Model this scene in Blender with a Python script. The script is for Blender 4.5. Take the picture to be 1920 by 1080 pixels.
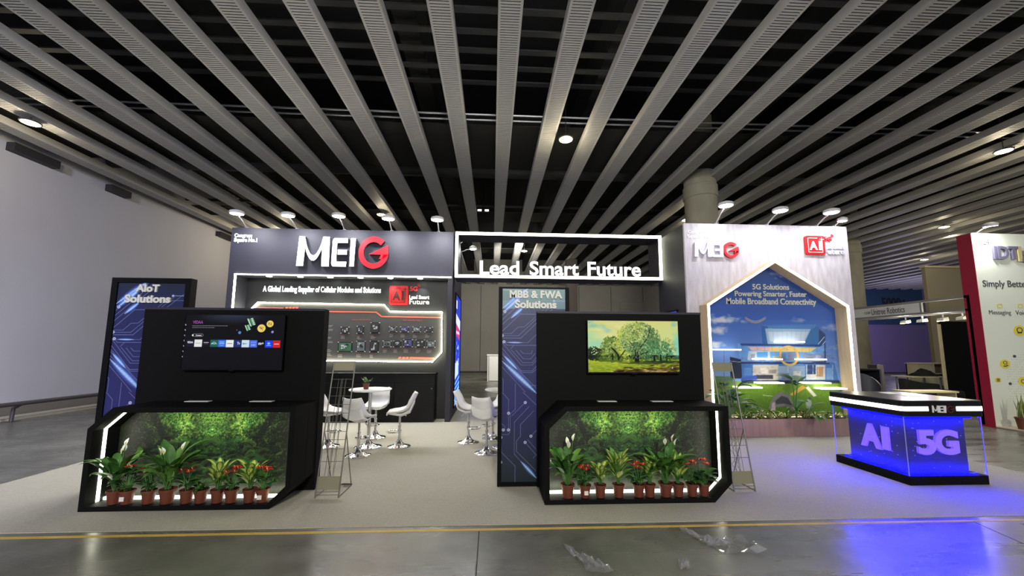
import bpy, bmesh, math, random
import numpy as np
from mathutils import Vector, Matrix

for _o in list(bpy.data.objects):
    bpy.data.objects.remove(_o)
SC = bpy.context.scene
COL = SC.collection
PI = math.pi

# ------------------------------------------------------------------ camera
FPX, CY0, CAMH = 729.0, 572.4, 1.7          # focal length (px of a 1920 frame), principal row, eye height
PITCH, YAW, ROLL = .1122, -.0504, .0053


def _cam_axes():
    cy, sy = math.cos(YAW), math.sin(YAW)
    cp, sp = math.cos(PITCH), math.sin(PITCH)
    cr, sr = math.cos(ROLL), math.sin(ROLL)
    rz = np.array([[cy, sy, 0], [-sy, cy, 0], [0, 0, 1]])
    a = np.array([[1, 0, 0], [0, 0, -1], [0, 1, 0]]) @ rz
    p = np.array([[1, 0, 0], [0, cp, sp], [0, -sp, cp]])
    q = np.array([[cr, -sr, 0], [sr, cr, 0], [0, 0, 1]])
    return q @ p @ a


CM = _cam_axes()
cam_data = bpy.data.cameras.new('camera')
cam = bpy.data.objects.new('camera', cam_data)
COL.objects.link(cam)
cam_data.sensor_width = 36
cam_data.lens = FPX / 1920 * 36
cam_data.shift_y = (CY0 - 540) / 1920
cam_data.clip_end = 200
_m = Matrix.Identity(4)
for _i in range(3):
    _m[_i][0] = CM[0][_i]
    _m[_i][1] = -CM[1][_i]
    _m[_i][2] = -CM[2][_i]
_m[2][3] = CAMH
cam.matrix_world = _m
SC.camera = cam


def ray(x, y):
    return CM.T @ np.array([(x - 960) / FPX, (y - CY0) / FPX, 1.0])


def AT(x, y, Y):                              # pixel -> (X, Z) on the plane at depth Y
    d = ray(x, y)
    t = Y / d[1]
    return d[0] * t, CAMH + d[2] * t


def AX(x, y, X):                              # pixel -> (Y, Z) on the plane at X
    d = ray(x, y)
    t = X / d[0]
    return d[1] * t, CAMH + d[2] * t


def FL(x, y, z=0.0):                          # pixel -> (X, Y) on the level z
    d = ray(x, y)
    t = (z - CAMH) / d[2]
    return d[0] * t, d[1] * t


def BOX(x0, y0, x1, y1, Y):                   # pixel box -> X0, X1, Z0, Z1 at depth Y
    a, b = AT(x0, y1, Y)
    c, d = AT(x1, y0, Y)
    return a, c, b, d


# ------------------------------------------------------------------ world, exposure
SC.view_settings.view_transform = 'Standard'
SC.view_settings.look = 'None'
SC.view_settings.gamma = 1
SC.view_settings.use_curve_mapping = False
SC.view_settings.exposure = 0.0
world = bpy.data.worlds.new('hall_ambient')
SC.world = world
world.use_nodes = True
_bg = world.node_tree.nodes['Background']
_bg.inputs[0].default_value = (.80, .82, .92, 1)
_bg.inputs[1].default_value = .48


def lamp(name, kind, loc, power, color=(1, 1, 1), size=.2, aim=None, spot=None, blend=.6):
    d = bpy.data.lights.new(name, kind)
    d.energy = power
    d.color = color
    if kind == 'AREA':
        d.shape = 'DISK'
        d.size = size
    else:
        d.shadow_soft_size = size
    if kind == 'SPOT':
        d.spot_size = spot or 2.0
        d.spot_blend = blend
    o = bpy.data.objects.new(name, d)
    COL.objects.link(o)
    o.location = loc
    if aim is not None:
        v = Vector(aim) - Vector(loc)
        o.rotation_euler = v.to_track_quat('-Z', 'Y').to_euler()
    return o


# added fill spots without fixtures, behind the photographer and over the rear hall
lamp('added_fill_spot', 'SPOT', (-5.0, -5.0, 6.0), 6200, (.74, .76, 1), .5, (-11.5, 9.0, .3), 1.25, 1)
lamp('added_fill_spot', 'SPOT', (1.0, -7.0, 6.0), 3300, (1, .95, .84), .6, (0.0, 4.2, 0), 1.8, 1)
lamp('added_fill_spot', 'SPOT', (0.5, -7.0, 4.5), 2600, (.97, .98, 1), .6, (0.2, 8.0, 6.5), 1.05, 1)
lamp('added_fill_spot', 'SPOT', (1.0, 17.0, 6.3), 2200, (1, .96, .86), .6, (1.0, 28.0, 2.0), 2.2, 1)
lamp('added_fill_spot', 'SPOT', (10.0, -4.0, 6.0), 1700, (1, .98, .9), .6, (12, 8.4, 1.6), 1.3, 1)

lamp('added_fill_spot', 'SPOT', (-2.0, -4.0, 6.0), 1500, (.92, .92, 1), .4, (11.4, 10.0, 2.6), .42, 1)

# ------------------------------------------------------------------ helpers


def lin(c):
    if isinstance(c, str):
        c = tuple(int(c[i:i + 2], 16) for i in (0, 2, 4))
    out = []
    for v in c:
        v = v / 255.0
        out.append(v / 12.92 if v <= .04045 else ((v + .055) / 1.055) ** 2.4)
    return tuple(out)


_MATS = {}


def mat(name, col, rough=.6, metal=0, emit=None, strength=0, spec=None, noise=None, alpha=None):
    """noise = (scale, amount, stretch xyz): procedural variation of the base colour"""
    if name in _MATS:
        return _MATS[name]
    m = bpy.data.materials.new(name)
    m.use_nodes = True
    nt = m.node_tree
    b = nt.nodes['Principled BSDF']
    c = lin(col)
    b.inputs['Base Color'].default_value = (*c, 1)
    b.inputs['Roughness'].default_value = rough
    b.inputs['Metallic'].default_value = metal
    if spec is not None:
        b.inputs['Specular IOR Level'].default_value = spec
    if emit is not None:
        b.inputs['Emission Color'].default_value = (*lin(emit), 1)
        b.inputs['Emission Strength'].default_value = strength
    if noise:
        sc, amt, st = noise
        tc = nt.nodes.new('ShaderNodeTexCoord')
        mp = nt.nodes.new('ShaderNodeMapping')
        mp.inputs['Scale'].default_value = st
        n = nt.nodes.new('ShaderNodeTexNoise')
        n.inputs['Scale'].default_value = sc
        n.inputs['Detail'].default_value = 5
        r = nt.nodes.new('ShaderNodeMapRange')
        r.inputs[1].default_value = .25
        r.inputs[2].default_value = .75
        r.inputs[3].default_value = 1 - amt
        r.inputs[4].default_value = 1 + amt
        mx = nt.nodes.new('ShaderNodeMix')
        mx.data_type = 'RGBA'
        mx.blend_type = 'MULTIPLY'
        mx.inputs[0].default_value = 1
        mx.inputs[6].default_value = (*c, 1)
        nt.links.new(tc.outputs['Object'], mp.inputs[0])
        nt.links.new(mp.outputs[0], n.inputs[0])
        nt.links.new(n.outputs[0], r.inputs[0])
        nt.links.new(r.outputs[0], mx.inputs[7])
        nt.links.new(mx.outputs[2], b.inputs['Base Color'])
    _MATS[name] = m
    return m


def mat_attr(name, emit=False, strength=1.0, rough=.5, spec=.5):
    """base (or emitted) colour read from the mesh's 'Col' attribute: printed graphics and screens"""
    m = bpy.data.materials.new(name)
    m.use_nodes = True
    nt = m.node_tree
    b = nt.nodes['Principled BSDF']
    a = nt.nodes.new('ShaderNodeAttribute')
    a.attribute_name = 'Col'
    b.inputs['Roughness'].default_value = rough
    b.inputs['Specular IOR Level'].default_value = spec
    if emit:
        b.inputs['Base Color'].default_value = (.004, .004, .005, 1)
        b.inputs['Specular IOR Level'].default_value = .1
        nt.links.new(a.outputs['Color'], b.inputs['Emission Color'])
        b.inputs['Emission Strength'].default_value = strength
    else:
        nt.links.new(a.outputs['Color'], b.inputs['Base Color'])
    return m


def mat_glass(name, tint=(1, 1, 1), gloss=.03):
    m = bpy.data.materials.new(name)
    m.use_nodes = True
    nt = m.node_tree
    nt.nodes.remove(nt.nodes['Principled BSDF'])
    t = nt.nodes.new('ShaderNodeBsdfTransparent')
    t.inputs[0].default_value = (*tint, 1)
    g = nt.nodes.new('ShaderNodeBsdfGlossy')
    g.inputs['Roughness'].default_value = .03
    f = nt.nodes.new('ShaderNodeLayerWeight')
    f.inputs[0].default_value = .5
    pw = nt.nodes.new('ShaderNodeMath')
    pw.operation = 'POWER'
    pw.inputs[1].default_value = 4
    ml = nt.nodes.new('ShaderNodeMath')
    ml.operation = 'MULTIPLY_ADD'
    ml.inputs[1].default_value = .6
    ml.inputs[2].default_value = gloss
    x = nt.nodes.new('ShaderNodeMixShader')
    nt.links.new(f.outputs['Facing'], pw.inputs[0])
    nt.links.new(pw.outputs[0], ml.inputs[0])
    nt.links.new(ml.outputs[0], x.inputs[0])
    nt.links.new(t.outputs[0], x.inputs[1])
    nt.links.new(g.outputs[0], x.inputs[2])
    nt.links.new(x.outputs[0], nt.nodes['Material Output'].inputs[0])
    return m


class MB:
    """collects shapes, then links them as ONE mesh object"""

    def __init__(s):
        s.v, s.f, s.mi = [], [], []

    def face(s, pts, m=0):
        n = len(s.v)
        s.v.extend([tuple(map(float, p)) for p in pts])
        s.f.append(tuple(range(n, n + len(pts))))
        s.mi.append(m)

    def box(s, x0, x1, y0, y1, z0, z1, m=0):
        n = len(s.v)
        s.v += [(x, y, z) for z in (z0, z1) for y in (y0, y1) for x in (x0, x1)]
        for q in ((0, 2, 3, 1), (4, 5, 7, 6), (0, 1, 5, 4), (2, 6, 7, 3), (0, 4, 6, 2), (1, 3, 7, 5)):
            s.f.append(tuple(n + i for i in q))
            s.mi.append(m)
        return s

    def hexa(s, a, b, m=0):
        """solid between two quads a and b (4 points each, same winding)"""
        n = len(s.v)
        s.v += [tuple(map(float, p)) for p in list(a) + list(b)]
        k = len(a)
        s.f.append(tuple(n + i for i in range(k))[::-1])
        s.f.append(tuple(n + k + i for i in range(k)))
        s.mi += [m, m]
        for i in range(k):
            j = (i + 1) % k
            s.f.append((n + i, n + j, n + k + j, n + k + i))
            s.mi.append(m)
        return s

    def prism(s, poly, d0, d1, axis='y', m=0):
        """poly: 2D outline extruded from d0 to d1; axis 'y': (x,z) outline, 'x': (y,z), 'z': (x,y)"""
        def P(p, d):
            return {'y': (p[0], d, p[1]), 'x': (d, p[0], p[1]), 'z': (p[0], p[1], d)}[axis]
        return s.hexa([P(p, d0) for p in poly], [P(p, d1) for p in poly], m)

    def ring(s, outer, inner, d0, d1, axis='y', m=0):
        """frame between two outlines with the same number of points"""
        def P(p, d):
            return {'y': (p[0], d, p[1]), 'x': (d, p[0], p[1]), 'z': (p[0], p[1], d)}[axis]
        k = len(outer)
        n = len(s.v)
        for o in (outer, inner):
            for d in (d0, d1):
                s.v += [P(p, d) for p in o]
        o0, o1, i0, i1 = n, n + k, n + 2 * k, n + 3 * k
        for a in range(k):
            b = (a + 1) % k
            for q in ((o0 + a, o0 + b, i0 + b, i0 + a), (o1 + b, o1 + a, i1 + a, i1 + b),
                      (o0 + b, o0 + a, o1 + a, o1 + b), (i0 + a, i0 + b, i1 + b, i1 + a)):
                s.f.append(q)
                s.mi.append(m)
        return s

    def tube(s, pts, r, n=8, m=0, closed=False, cap=True):
        pts = [Vector(p) for p in pts]
        k = len(pts)
        rs = r if isinstance(r, (list, tuple)) else [r] * k
        base = len(s.v)
        prev = None
        for i, p in enumerate(pts):
            if closed:
                t = pts[(i + 1) % k] - pts[i - 1]
            else:
                t = pts[min(i + 1, k - 1)] - pts[max(i - 1, 0)]
            t.normalize()
            if prev is None:
                u = t.orthogonal().normalized()
            else:
                u = (prev - t * prev.dot(t))
                u = u.normalized() if u.length > 1e-6 else t.orthogonal().normalized()
            prev = u
            w = t.cross(u)
            for j in range(n):
                a = 2 * PI * j / n
                q = p + (u * math.cos(a) + w * math.sin(a)) * rs[i]
                s.v.append(tuple(q))
        for i in range(k if closed else k - 1):
            a, b = base + i * n, base + ((i + 1) % k) * n
            for j in range(n):
                l = (j + 1) % n
                s.f.append((a + j, a + l, b + l, b + j))
                s.mi.append(m)
        if cap and not closed:
            s.f.append(tuple(base + j for j in range(n))[::-1])
            s.f.append(tuple(base + (k - 1) * n + j for j in range(n)))
            s.mi += [m, m]
        return s

    def lathe(s, prof, c=(0, 0, 0), n=24, m=0, cap=True):
        """prof: (r, z) from bottom to top"""
        base = len(s.v)
        for r, z in prof:
            for j in range(n):
                a = 2 * PI * j / n
                s.v.append((c[0] + r * math.cos(a), c[1] + r * math.sin(a), c[2] + z))
        for i in range(len(prof) - 1):
            for j in range(n):
                l = (j + 1) % n
                s.f.append((base + i * n + j, base + i * n + l, base + (i + 1) * n + l, base + (i + 1) * n + j))
                s.mi.append(m)
        if cap:
            s.f.append(tuple(base + j for j in range(n))[::-1])
            s.f.append(tuple(base + (len(prof) - 1) * n + j for j in range(n)))
            s.mi += [m, m]
        return s

    def add_mesh(s, me, fn, m=0):
        n = len(s.v)
        s.v += [fn(v.co) for v in me.vertices]
        for p in me.polygons:
            s.f.append(tuple(n + i for i in p.vertices))
            s.mi.append(m)
        return s

    def build(s, name, mats, parent=None, smooth=False, bevel=0, solid=0, at=None):
        me = bpy.data.meshes.new(name)
        me.from_pydata(s.v, [], s.f)
        if not isinstance(mats, (list, tuple)):
            mats = [mats]
        for q in mats:
            me.materials.append(q)
        if len(mats) > 1:
            me.polygons.foreach_set('material_index', s.mi)
        bm = bmesh.new()
        bm.from_mesh(me)
        bmesh.ops.recalc_face_normals(bm, faces=bm.faces)
        bm.to_mesh(me)
        bm.free()
        if smooth:
            me.polygons.foreach_set('use_smooth', [True] * len(me.polygons))
            if hasattr(me, 'set_sharp_from_angle'):
                me.set_sharp_from_angle(angle=math.radians(40))
        me.update()
        o = bpy.data.objects.new(name, me)
        COL.objects.link(o)
        if parent:
            o.parent = parent
        if solid:
            md = o.modifiers.new('thickness', 'SOLIDIFY')
            md.thickness = solid
            md.offset = 0
        if bevel:
            md = o.modifiers.new('edges', 'BEVEL')
            md.width = bevel
            md.segments = 2
            md.limit_method = 'ANGLE'
        if at:
            o.location = at
        return o


def split_sides(o, side):
    """faces that do not look to the front get the side material"""
    me = o.data
    me.materials.append(side)
    k = len(me.materials) - 1
    for p in me.polygons:
        if abs(p.normal.y) < .8:
            p.material_index = k
    return o


def tag(o, label, cat, group=None, kind=None):
    o['label'] = label
    if cat:
        o['category'] = cat
    if group:
        o['group'] = group
    if kind:
        o['kind'] = kind
    return o


def thing(name, label, cat, loc=(0, 0, 0), rz=0, group=None):
    o = bpy.data.objects.new(name, None)
    o.empty_display_size = .1
    COL.objects.link(o)
    o.location = loc
    o.rotation_euler = (0, 0, rz)
    return tag(o, label, cat, group)


def struct(o, label):
    o['label'] = label
    o['kind'] = 'structure'
    return o


def kids(o):
    return [c for c in bpy.data.objects if c.parent == o]


def copy_tree(o, loc, rz=None, label=None):
    def rec(src, par):
        c = src.copy()
        COL.objects.link(c)
        if par:
            c.parent = par
        for ch in kids(src):
            rec(ch, c)
        return c
    r = rec(o, None)
    r.location = loc
    if rz is not None:
        r.rotation_euler = (0, 0, rz)
    if label:
        r['label'] = label
    return r


ORD = ['', 'first', 'second', 'third', 'fourth', 'fifth', 'sixth', 'seventh', 'eighth', 'ninth', 'tenth', 'eleventh',
       'twelfth', 'thirteenth', 'fourteenth', 'fifteenth', 'sixteenth', 'seventeenth', 'eighteenth', 'nineteenth',
       'twentieth', 'twenty-first', 'twenty-second', 'twenty-third', 'twenty-fourth', 'twenty-fifth', 'twenty-sixth',
       'twenty-seventh', 'twenty-eighth', 'twenty-ninth', 'thirtieth']


# ---- flat lettering and shapes
def _eval_curve(cu):
    t = bpy.data.objects.new('tmp', cu)
    COL.objects.link(t)
    dg = bpy.context.evaluated_depsgraph_get()
    me = bpy.data.meshes.new_from_object(t.evaluated_get(dg))
    bpy.data.objects.remove(t)
    bpy.data.curves.remove(cu)
    return me


def text_me(s, bold=.02, depth=.05, spacing=1.0):
    cu = bpy.data.curves.new('tmp', 'FONT')
    cu.body = s
    cu.size = 1
    cu.offset = bold
    cu.extrude = depth / 2
    cu.space_character = spacing
    cu.resolution_u = 4
    return _eval_curve(cu)


def shape_me(loops, depth=.05):
    cu = bpy.data.curves.new('tmp', 'CURVE')
    cu.dimensions = '2D'
    cu.fill_mode = 'BOTH'
    cu.extrude = depth / 2
    for lp in loops:
        sp = cu.splines.new('POLY')
        sp.points.add(len(lp) - 1)
        for p, q in zip(sp.points, lp):
            p.co = (q[0], q[1], 0, 1)
        sp.use_cyclic_u = True
    return _eval_curve(cu)


def fit(me, u0, u1, v0, v1, w, d, face='front', own=None):
    """mapping of a flat mesh's own bounding box onto (u, v) of a wall plane at w, standing d proud of it.
    front: plane y=w seen from -y; left: plane x=w seen from -x; right: plane x=w seen from +x"""
    xs = [v.co.x for v in me.vertices]
    ys = [v.co.y for v in me.vertices]
    zs = [v.co.z for v in me.vertices]
    if own:
        ax, bx, ay, by = own
    else:
        ax, bx, ay, by = min(xs), max(xs), min(ys), max(ys)
    z0, z1 = min(zs), max(zs)

    def fn(c):
        u = u0 + (u1 - u0) * (c.x - ax) / max(bx - ax, 1e-9)
        v = v0 + (v1 - v0) * (c.y - ay) / max(by - ay, 1e-9)
        k = d * (c.z - z0) / max(z1 - z0, 1e-9)
        if face == 'front':
            return (u, w - k, v)
        if face == 'left':
            return (w - k, u, v)
        return (w + k, u, v)
    return fn


def text_on(mb, s, u0, u1, v0, v1, w, d=.004, face='front', bold=.02, m=0, spacing=1.0):
    me = text_me(s, bold, .05, spacing)
    mb.add_mesh(me, fit(me, u0, u1, v0, v1, w, d, face), m)
    bpy.data.meshes.remove(me)
    return mb


def shape_on(mb, loops, u0, u1, v0, v1, w, d=.004, face='front', m=0, own=(0, 1, 0, 1)):
    me = shape_me(loops)
    mb.add_mesh(me, fit(me, u0, u1, v0, v1, w, d, face, own), m)
    bpy.data.meshes.remove(me)
    return mb


def disc(cx, cy, rx, ry=None, n=24):
    ry = ry or rx
    return [(cx + rx * math.cos(2 * PI * i / n), cy + ry * math.sin(2 * PI * i / n)) for i in range(n)]


def rrect(x0, x1, y0, y1, r, n=5):
    out = []
    for cx, cy, a0 in ((x1 - r, y1 - r, 0), (x0 + r, y1 - r, 90), (x0 + r, y0 + r, 180), (x1 - r, y0 + r, 270)):
        for i in range(n + 1):
            a = math.radians(a0 + 90 * i / n)
            out.append((cx + r * math.cos(a), cy + r * math.sin(a)))
    return out


# ---- letters of the round-M logo, each inside a unit box
def logo_m():
    up = [(.22 + .56 * t / 14, 1 - .64 * math.sin(PI * t / 14) ** .75) for t in range(15)]
    lo = [(.76 - .52 * t / 14, .64 - .46 * math.sin(PI * t / 14) ** .8) for t in range(15)]
    return [[[(0, 0), (.045, 1)] + up + [(.985, 1), (1, 0), (.77, 0)] + lo + [(.21, 0)]]]


def logo_e():
    c = [(.12, 0), (.95, 0), (.97, .17), (.33, .17), (.31, .25), (.31, .75), (.34, .83), (.99, .83), (1, 1), (.14, 1), (.05, .95),
         (.02, .88), (0, .12), (.04, .04)]
    return [[c], [[(.38, .42), (.97, .42), (.98, .59), (.38, .59)]]]


def logo_i():
    return [[[(0, 0), (.85, 0), (1, 1), (.05, 1)]]]


def logo_g():
    a0, a1 = math.radians(46), math.radians(352)
    n = 40
    out = [(.5 + .5 * math.cos(a0 + (a1 - a0) * i / n), .5 + .5 * math.sin(a0 + (a1 - a0) * i / n)) for i in range(n + 1)]
    inn = [(.5 + .34 * math.cos(a1 + (a0 - a1) * i / n), .49 + .34 * math.sin(a1 + (a0 - a1) * i / n)) for i in range(n + 1)]
    wedge = [(.35, .44), (.97, .73), (1.0, .5), (.99, .42), (.82, .30), (.70, .30), (.76, .44)]
    return [[out + inn], [wedge]]


# ---- painted graphics: a small raster canvas turned into a fine coloured grid mesh
class Canvas:
    def __init__(s, w, h, col=(0, 0, 0)):
        s.w, s.h = w, h
        s.a = np.zeros((h, w, 3), np.float32)
        s.a[:] = col

    def _win(s, x0, x1, y0, y1):
        x0, x1 = max(int(x0) - 1, 0), min(int(x1) + 2, s.w)
        y0, y1 = max(int(y0) - 1, 0), min(int(y1) + 2, s.h)
        if x0 >= x1 or y0 >= y1:
            return None
        yy, xx = np.mgrid[y0:y1, x0:x1]
        return x0, x1, y0, y1, xx.astype(np.float32), yy.astype(np.float32)

    def _mix(s, w, cov, col):
        x0, x1, y0, y1 = w[:4]
        r = s.a[y0:y1, x0:x1]
        r += (np.array(col, np.float32) - r) * cov[..., None]

    def ell(s, cx, cy, rx, ry, col, rot=0, al=1.0, soft=.8):
        R = max(rx, ry) + 1
        w = s._win(cx - R, cx + R, cy - R, cy + R)
        if not w:
            return
        c, n = math.cos(rot), math.sin(rot)
        dx, dy = w[4] - cx, w[5] - cy
        u, v = (dx * c + dy * n) / rx, (-dx * n + dy * c) / ry
        d = (1 - np.sqrt(u * u + v * v)) * min(rx, ry)
        s._mix(w, np.clip(d / soft + .5, 0, 1) * al, col)

    def line(s, p, q, wd, col, al=1.0, soft=.7):
        w = s._win(min(p[0], q[0]) - wd, max(p[0], q[0]) + wd, min(p[1], q[1]) - wd, max(p[1], q[1]) + wd)
        if not w:
            return
        dx, dy = q[0] - p[0], q[1] - p[1]
        L = max(dx * dx + dy * dy, 1e-6)
        t = np.clip(((w[4] - p[0]) * dx + (w[5] - p[1]) * dy) / L, 0, 1)
        d = np.hypot(w[4] - p[0] - t * dx, w[5] - p[1] - t * dy)
        s._mix(w, np.clip((wd / 2 - d) / soft + .5, 0, 1) * al, col)

    def path(s, pts, wd, col, al=1.0):
        for a, b in zip(pts, pts[1:]):
            s.line(a, b, wd, col, al)

    def poly(s, pts, col, al=1.0):
        xs, ys = [p[0] for p in pts], [p[1] for p in pts]
        w = s._win(min(xs), max(xs), min(ys), max(ys))
        if not w:
            return
        cov = np.zeros(w[4].shape, np.float32)
        for ox in (-.25, .25):
            for oy in (-.25, .25):
                ins = np.zeros(w[4].shape, bool)
                X, Y = w[4] + ox, w[5] + oy
                j = len(pts) - 1
                for i in range(len(pts)):
                    xi, yi = pts[i]
                    xj, yj = pts[j]
                    if yi != yj:
                        ins ^= ((yi > Y) != (yj > Y)) & (X < (xj - xi) * (Y - yi) / (yj - yi) + xi)
                    j = i
                cov += ins * .25
        s._mix(w, cov * al, col)

    def rect(s, x0, y0, x1, y1, col, al=1.0):
        s.poly([(x0, y0), (x1, y0), (x1, y1), (x0, y1)], col, al)

    def vgrad(s, y0, y1, c0, c1):
        for y in range(max(int(y0), 0), min(int(y1), s.h)):
            t = (y - y0) / max(y1 - y0, 1)
            s.a[y, :] = np.array(c0) * (1 - t) + np.array(c1) * t

    def build(s, name, u0, u1, v0, v1, w, m, face='front', parent=None, keep=None):
        c = np.clip(s.a, 0, 255) / 255.0
        c = np.where(c <= .04045, c / 12.92, ((c + .055) / 1.055) ** 2.4)
        u = np.linspace(u0, u1, s.w)
        v = np.linspace(v1, v0, s.h)
        U, V = np.meshgrid(u, v)
        co = {'front': (U, np.full_like(U, w), V), 'left': (np.full_like(U, w), U, V), 'right': (np.full_like(U, w), U, V)}[face]
        co = np.stack(co, -1).reshape(-1, 3)
        idx = np.arange(s.w * s.h).reshape(s.h, s.w)
        q = np.stack([idx[1:, :-1], idx[1:, 1:], idx[:-1, 1:], idx[:-1, :-1]], -1).reshape(-1, 4)
        if face == 'left' and u1 > u0:
            q = q[:, ::-1]
        if keep is not None:
            ctr = co[q].mean(1)
            q = q[np.array([keep(*p) for p in ctr])]
        me = bpy.data.meshes.new(name)
        me.vertices.add(len(co))
        me.vertices.foreach_set('co', co.astype(np.float32).ravel())
        me.loops.add(q.size)
        me.loops.foreach_set('vertex_index', q.astype(np.int32).ravel())
        me.polygons.add(len(q))
        me.polygons.foreach_set('loop_start', np.arange(0, q.size, 4, dtype=np.int32))
        me.update(calc_edges=True)
        at = me.attributes.new('Col', 'FLOAT_COLOR', 'POINT')
        rgba = np.ones((s.w * s.h, 4), np.float32)
        rgba[:, :3] = c.reshape(-1, 3)
        at.data.foreach_set('color', rgba.ravel())
        me.materials.append(m)
        me.validate()
        o = bpy.data.objects.new(name, me)
        COL.objects.link(o)
        if parent:
            o.parent = parent
        return o


# ------------------------------------------------------------------ materials
M_BLACK = mat('black_painted_board', (13, 13, 13), .7, spec=.12)
M_BLACK2 = mat('dark_grey_painted_board', (34, 33, 45), .6, noise=(3, .12, (1, 1, 1)))
M_BLKGLOSS = mat('black_laminate', (6, 6, 7), .4, spec=.25)
M_LED = mat('white_led_tube', (255, 255, 255), .4, emit=(255, 253, 226), strength=9)
M_LEDHOT = mat('planter_led_tube', (255, 255, 255), .4, emit=(255, 253, 230), strength=9)
M_WHITE = mat('white_plastic', (236, 235, 232), .35)
M_CHROME = mat('polished_chrome', (225, 225, 228), .12, 1)
M_STEEL = mat('brushed_steel', (112, 110, 104), .45, .5)
M_CONC = mat('column_concrete', (150, 146, 128), .85, noise=(2.2, .22, (1, 1, .5)))
M_LAMPBODY = mat('lamp_white_metal', (210, 210, 212), .4)
M_LAMPGLOW = mat('cold_floodlight_glass', (255, 255, 255), .4, emit=(250, 250, 255), strength=30)
M_WARMGLOW = mat('warm_downlight_glass', (255, 255, 255), .4, emit=(255, 222, 140), strength=26)
M_LETTER = mat('lettering_white', (236, 236, 230), .5)
M_LETTERGREY = mat('lettering_grey_acrylic', (205, 205, 196), .5)

# ================================================================== THE HALL
XW, YB, ZC = -11.5, 28.7, 8.4                # left wall, back wall, concrete soffit


def floor_material():
    m = bpy.data.materials.new('polished_concrete_floor')
    m.use_nodes = True
    nt = m.node_tree
    b = nt.nodes['Principled BSDF']
    tc = nt.nodes.new('ShaderNodeTexCoord')
    n1 = nt.nodes.new('ShaderNodeTexNoise')
    n1.inputs['Scale'].default_value = .9
    n1.inputs['Detail'].default_value = 8
    n1.inputs['Roughness'].default_value = .65
    r1 = nt.nodes.new('ShaderNodeValToRGB')
    r1.color_ramp.elements[0].position = .32
    r1.color_ramp.elements[0].color = (*lin((78, 78, 70)), 1)
    r1.color_ramp.elements[1].position = .72
    r1.color_ramp.elements[1].color = (*lin((132, 131, 121)), 1)
    mp = nt.nodes.new('ShaderNodeMapping')
    mp.inputs['Scale'].default_value = (.35, 1.6, 1)
    n2 = nt.nodes.new('ShaderNodeTexNoise')
    n2.inputs['Scale'].default_value = 2.2
    n2.inputs['Detail'].default_value = 6
    r2 = nt.nodes.new('ShaderNodeMapRange')
    r2.inputs[1].default_value = .3
    r2.inputs[2].default_value = .75
    r2.inputs[3].default_value = .20
    r2.inputs[4].default_value = .42
    nt.links.new(tc.outputs['Object'], n1.inputs[0])
    nt.links.new(tc.outputs['Object'], mp.inputs[0])
    nt.links.new(mp.outputs[0], n2.inputs[0])
    nt.links.new(n1.outputs[0], r1.inputs[0])
    nt.links.new(n2.outputs[0], r2.inputs[0])
    nt.links.new(r1.outputs[0], b.inputs['Base Color'])
    nt.links.new(r2.outputs[0], b.inputs['Roughness'])
    b.inputs['Specular IOR Level'].default_value = .6
    return m


M_FLOOR = floor_material()
M_JOINT = mat('floor_joint', (40, 40, 40), .8)
f = MB().box(XW - .3, 46, -9, YB + .3, -.2, 0)
xj = FL(898, 1000)[0]
f.box(xj - .005, xj + .005, -9, 3.87, -.001, .0008, 1)
for (a, b) in (((1825, 978), (1920, 1020)),):
    p, q = FL(*a), FL(*b)
    f.prism([(p[0] - .006, p[1]), (p[0] + .006, p[1]), (q[0] + .006, q[1]), (q[0] - .006, q[1])], -.001, .0008, 'z', 1)
struct(f.build('floor', [M_FLOOR, M_JOINT]), 'grey polished concrete hall floor')

M_CARPET = mat('pale_grey_carpet', (182, 178, 163), .95, noise=(55, .10, (1, 1, 1)), spec=.1)
tag(MB().box(-6.05, 7.5, 3.995, 13.8, 0, .006).build('carpet', M_CARPET),
    'pale grey carpet laid under the whole dark exhibition stand', 'carpet')
M_YEL = mat('yellow_floor_paint', (214, 178, 84), .6, noise=(6, .15, (1, 1, 1)))
tag(MB().box(XW, 45, 3.885, 3.925, 0, .002).build('floor_line', M_YEL),
    'thin yellow line painted on the concrete in front of the carpet', 'floor line')

M_WALL = mat('pale_painted_wall', (196, 196, 204), .8, noise=(.8, .03, (1, 1, 1)))
struct(MB().box(XW - .3, XW, -9, YB, 0, ZC).build('wall_left', M_WALL), 'plain pale wall on the left of the hall')
M_BACK = mat('grey_panel_wall', (140, 137, 128), .8, noise=(1.5, .05, (1, 1, 1)))
M_SEAM = mat('panel_seam', (70, 68, 64), .8)
wb = MB().box(XW, 24, YB, YB + .3, 0, ZC)
for k in range(13):
    x = AT(901, 600, YB)[0] + (k - 4) * 2.45
    wb.box(x - .02, x + .02, YB - .004, YB, .1, 6.4, 1)
struct(wb.build('wall_back', [M_BACK, M_SEAM]), 'grey panelled back wall of the hall')
M_PURP = mat('wall_painted_violet_light', (112, 98, 142), .8)  # violet light falling on the grey wall, put into its colour
struct(MB().box(24, 46, YB, YB + .3, 0, ZC).build('wall_rear_right', M_PURP), 'far right wall of the hall, with violet light painted into its colour')
M_BASE = mat('grey_skirting', (120, 116, 108), .7)
struct(MB().box(XW, XW + .02, -9, YB, 0, .26).build('baseboard_left', M_BASE), 'grey skirting along the left wall')
M_KERB = mat('pale_kerb', (200, 196, 186), .7)
struct(MB().box(XW + .02, XW + .42, -9, YB, 0, .06).build('trim_1', M_KERB), 'low pale kerb along the left wall')
struct(MB().box(XW, 46, YB - .02, YB, 0, .1).build('baseboard_back', mat('dark_skirting', (50, 50, 50), .7)), 'dark skirting of the back wall')

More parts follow.
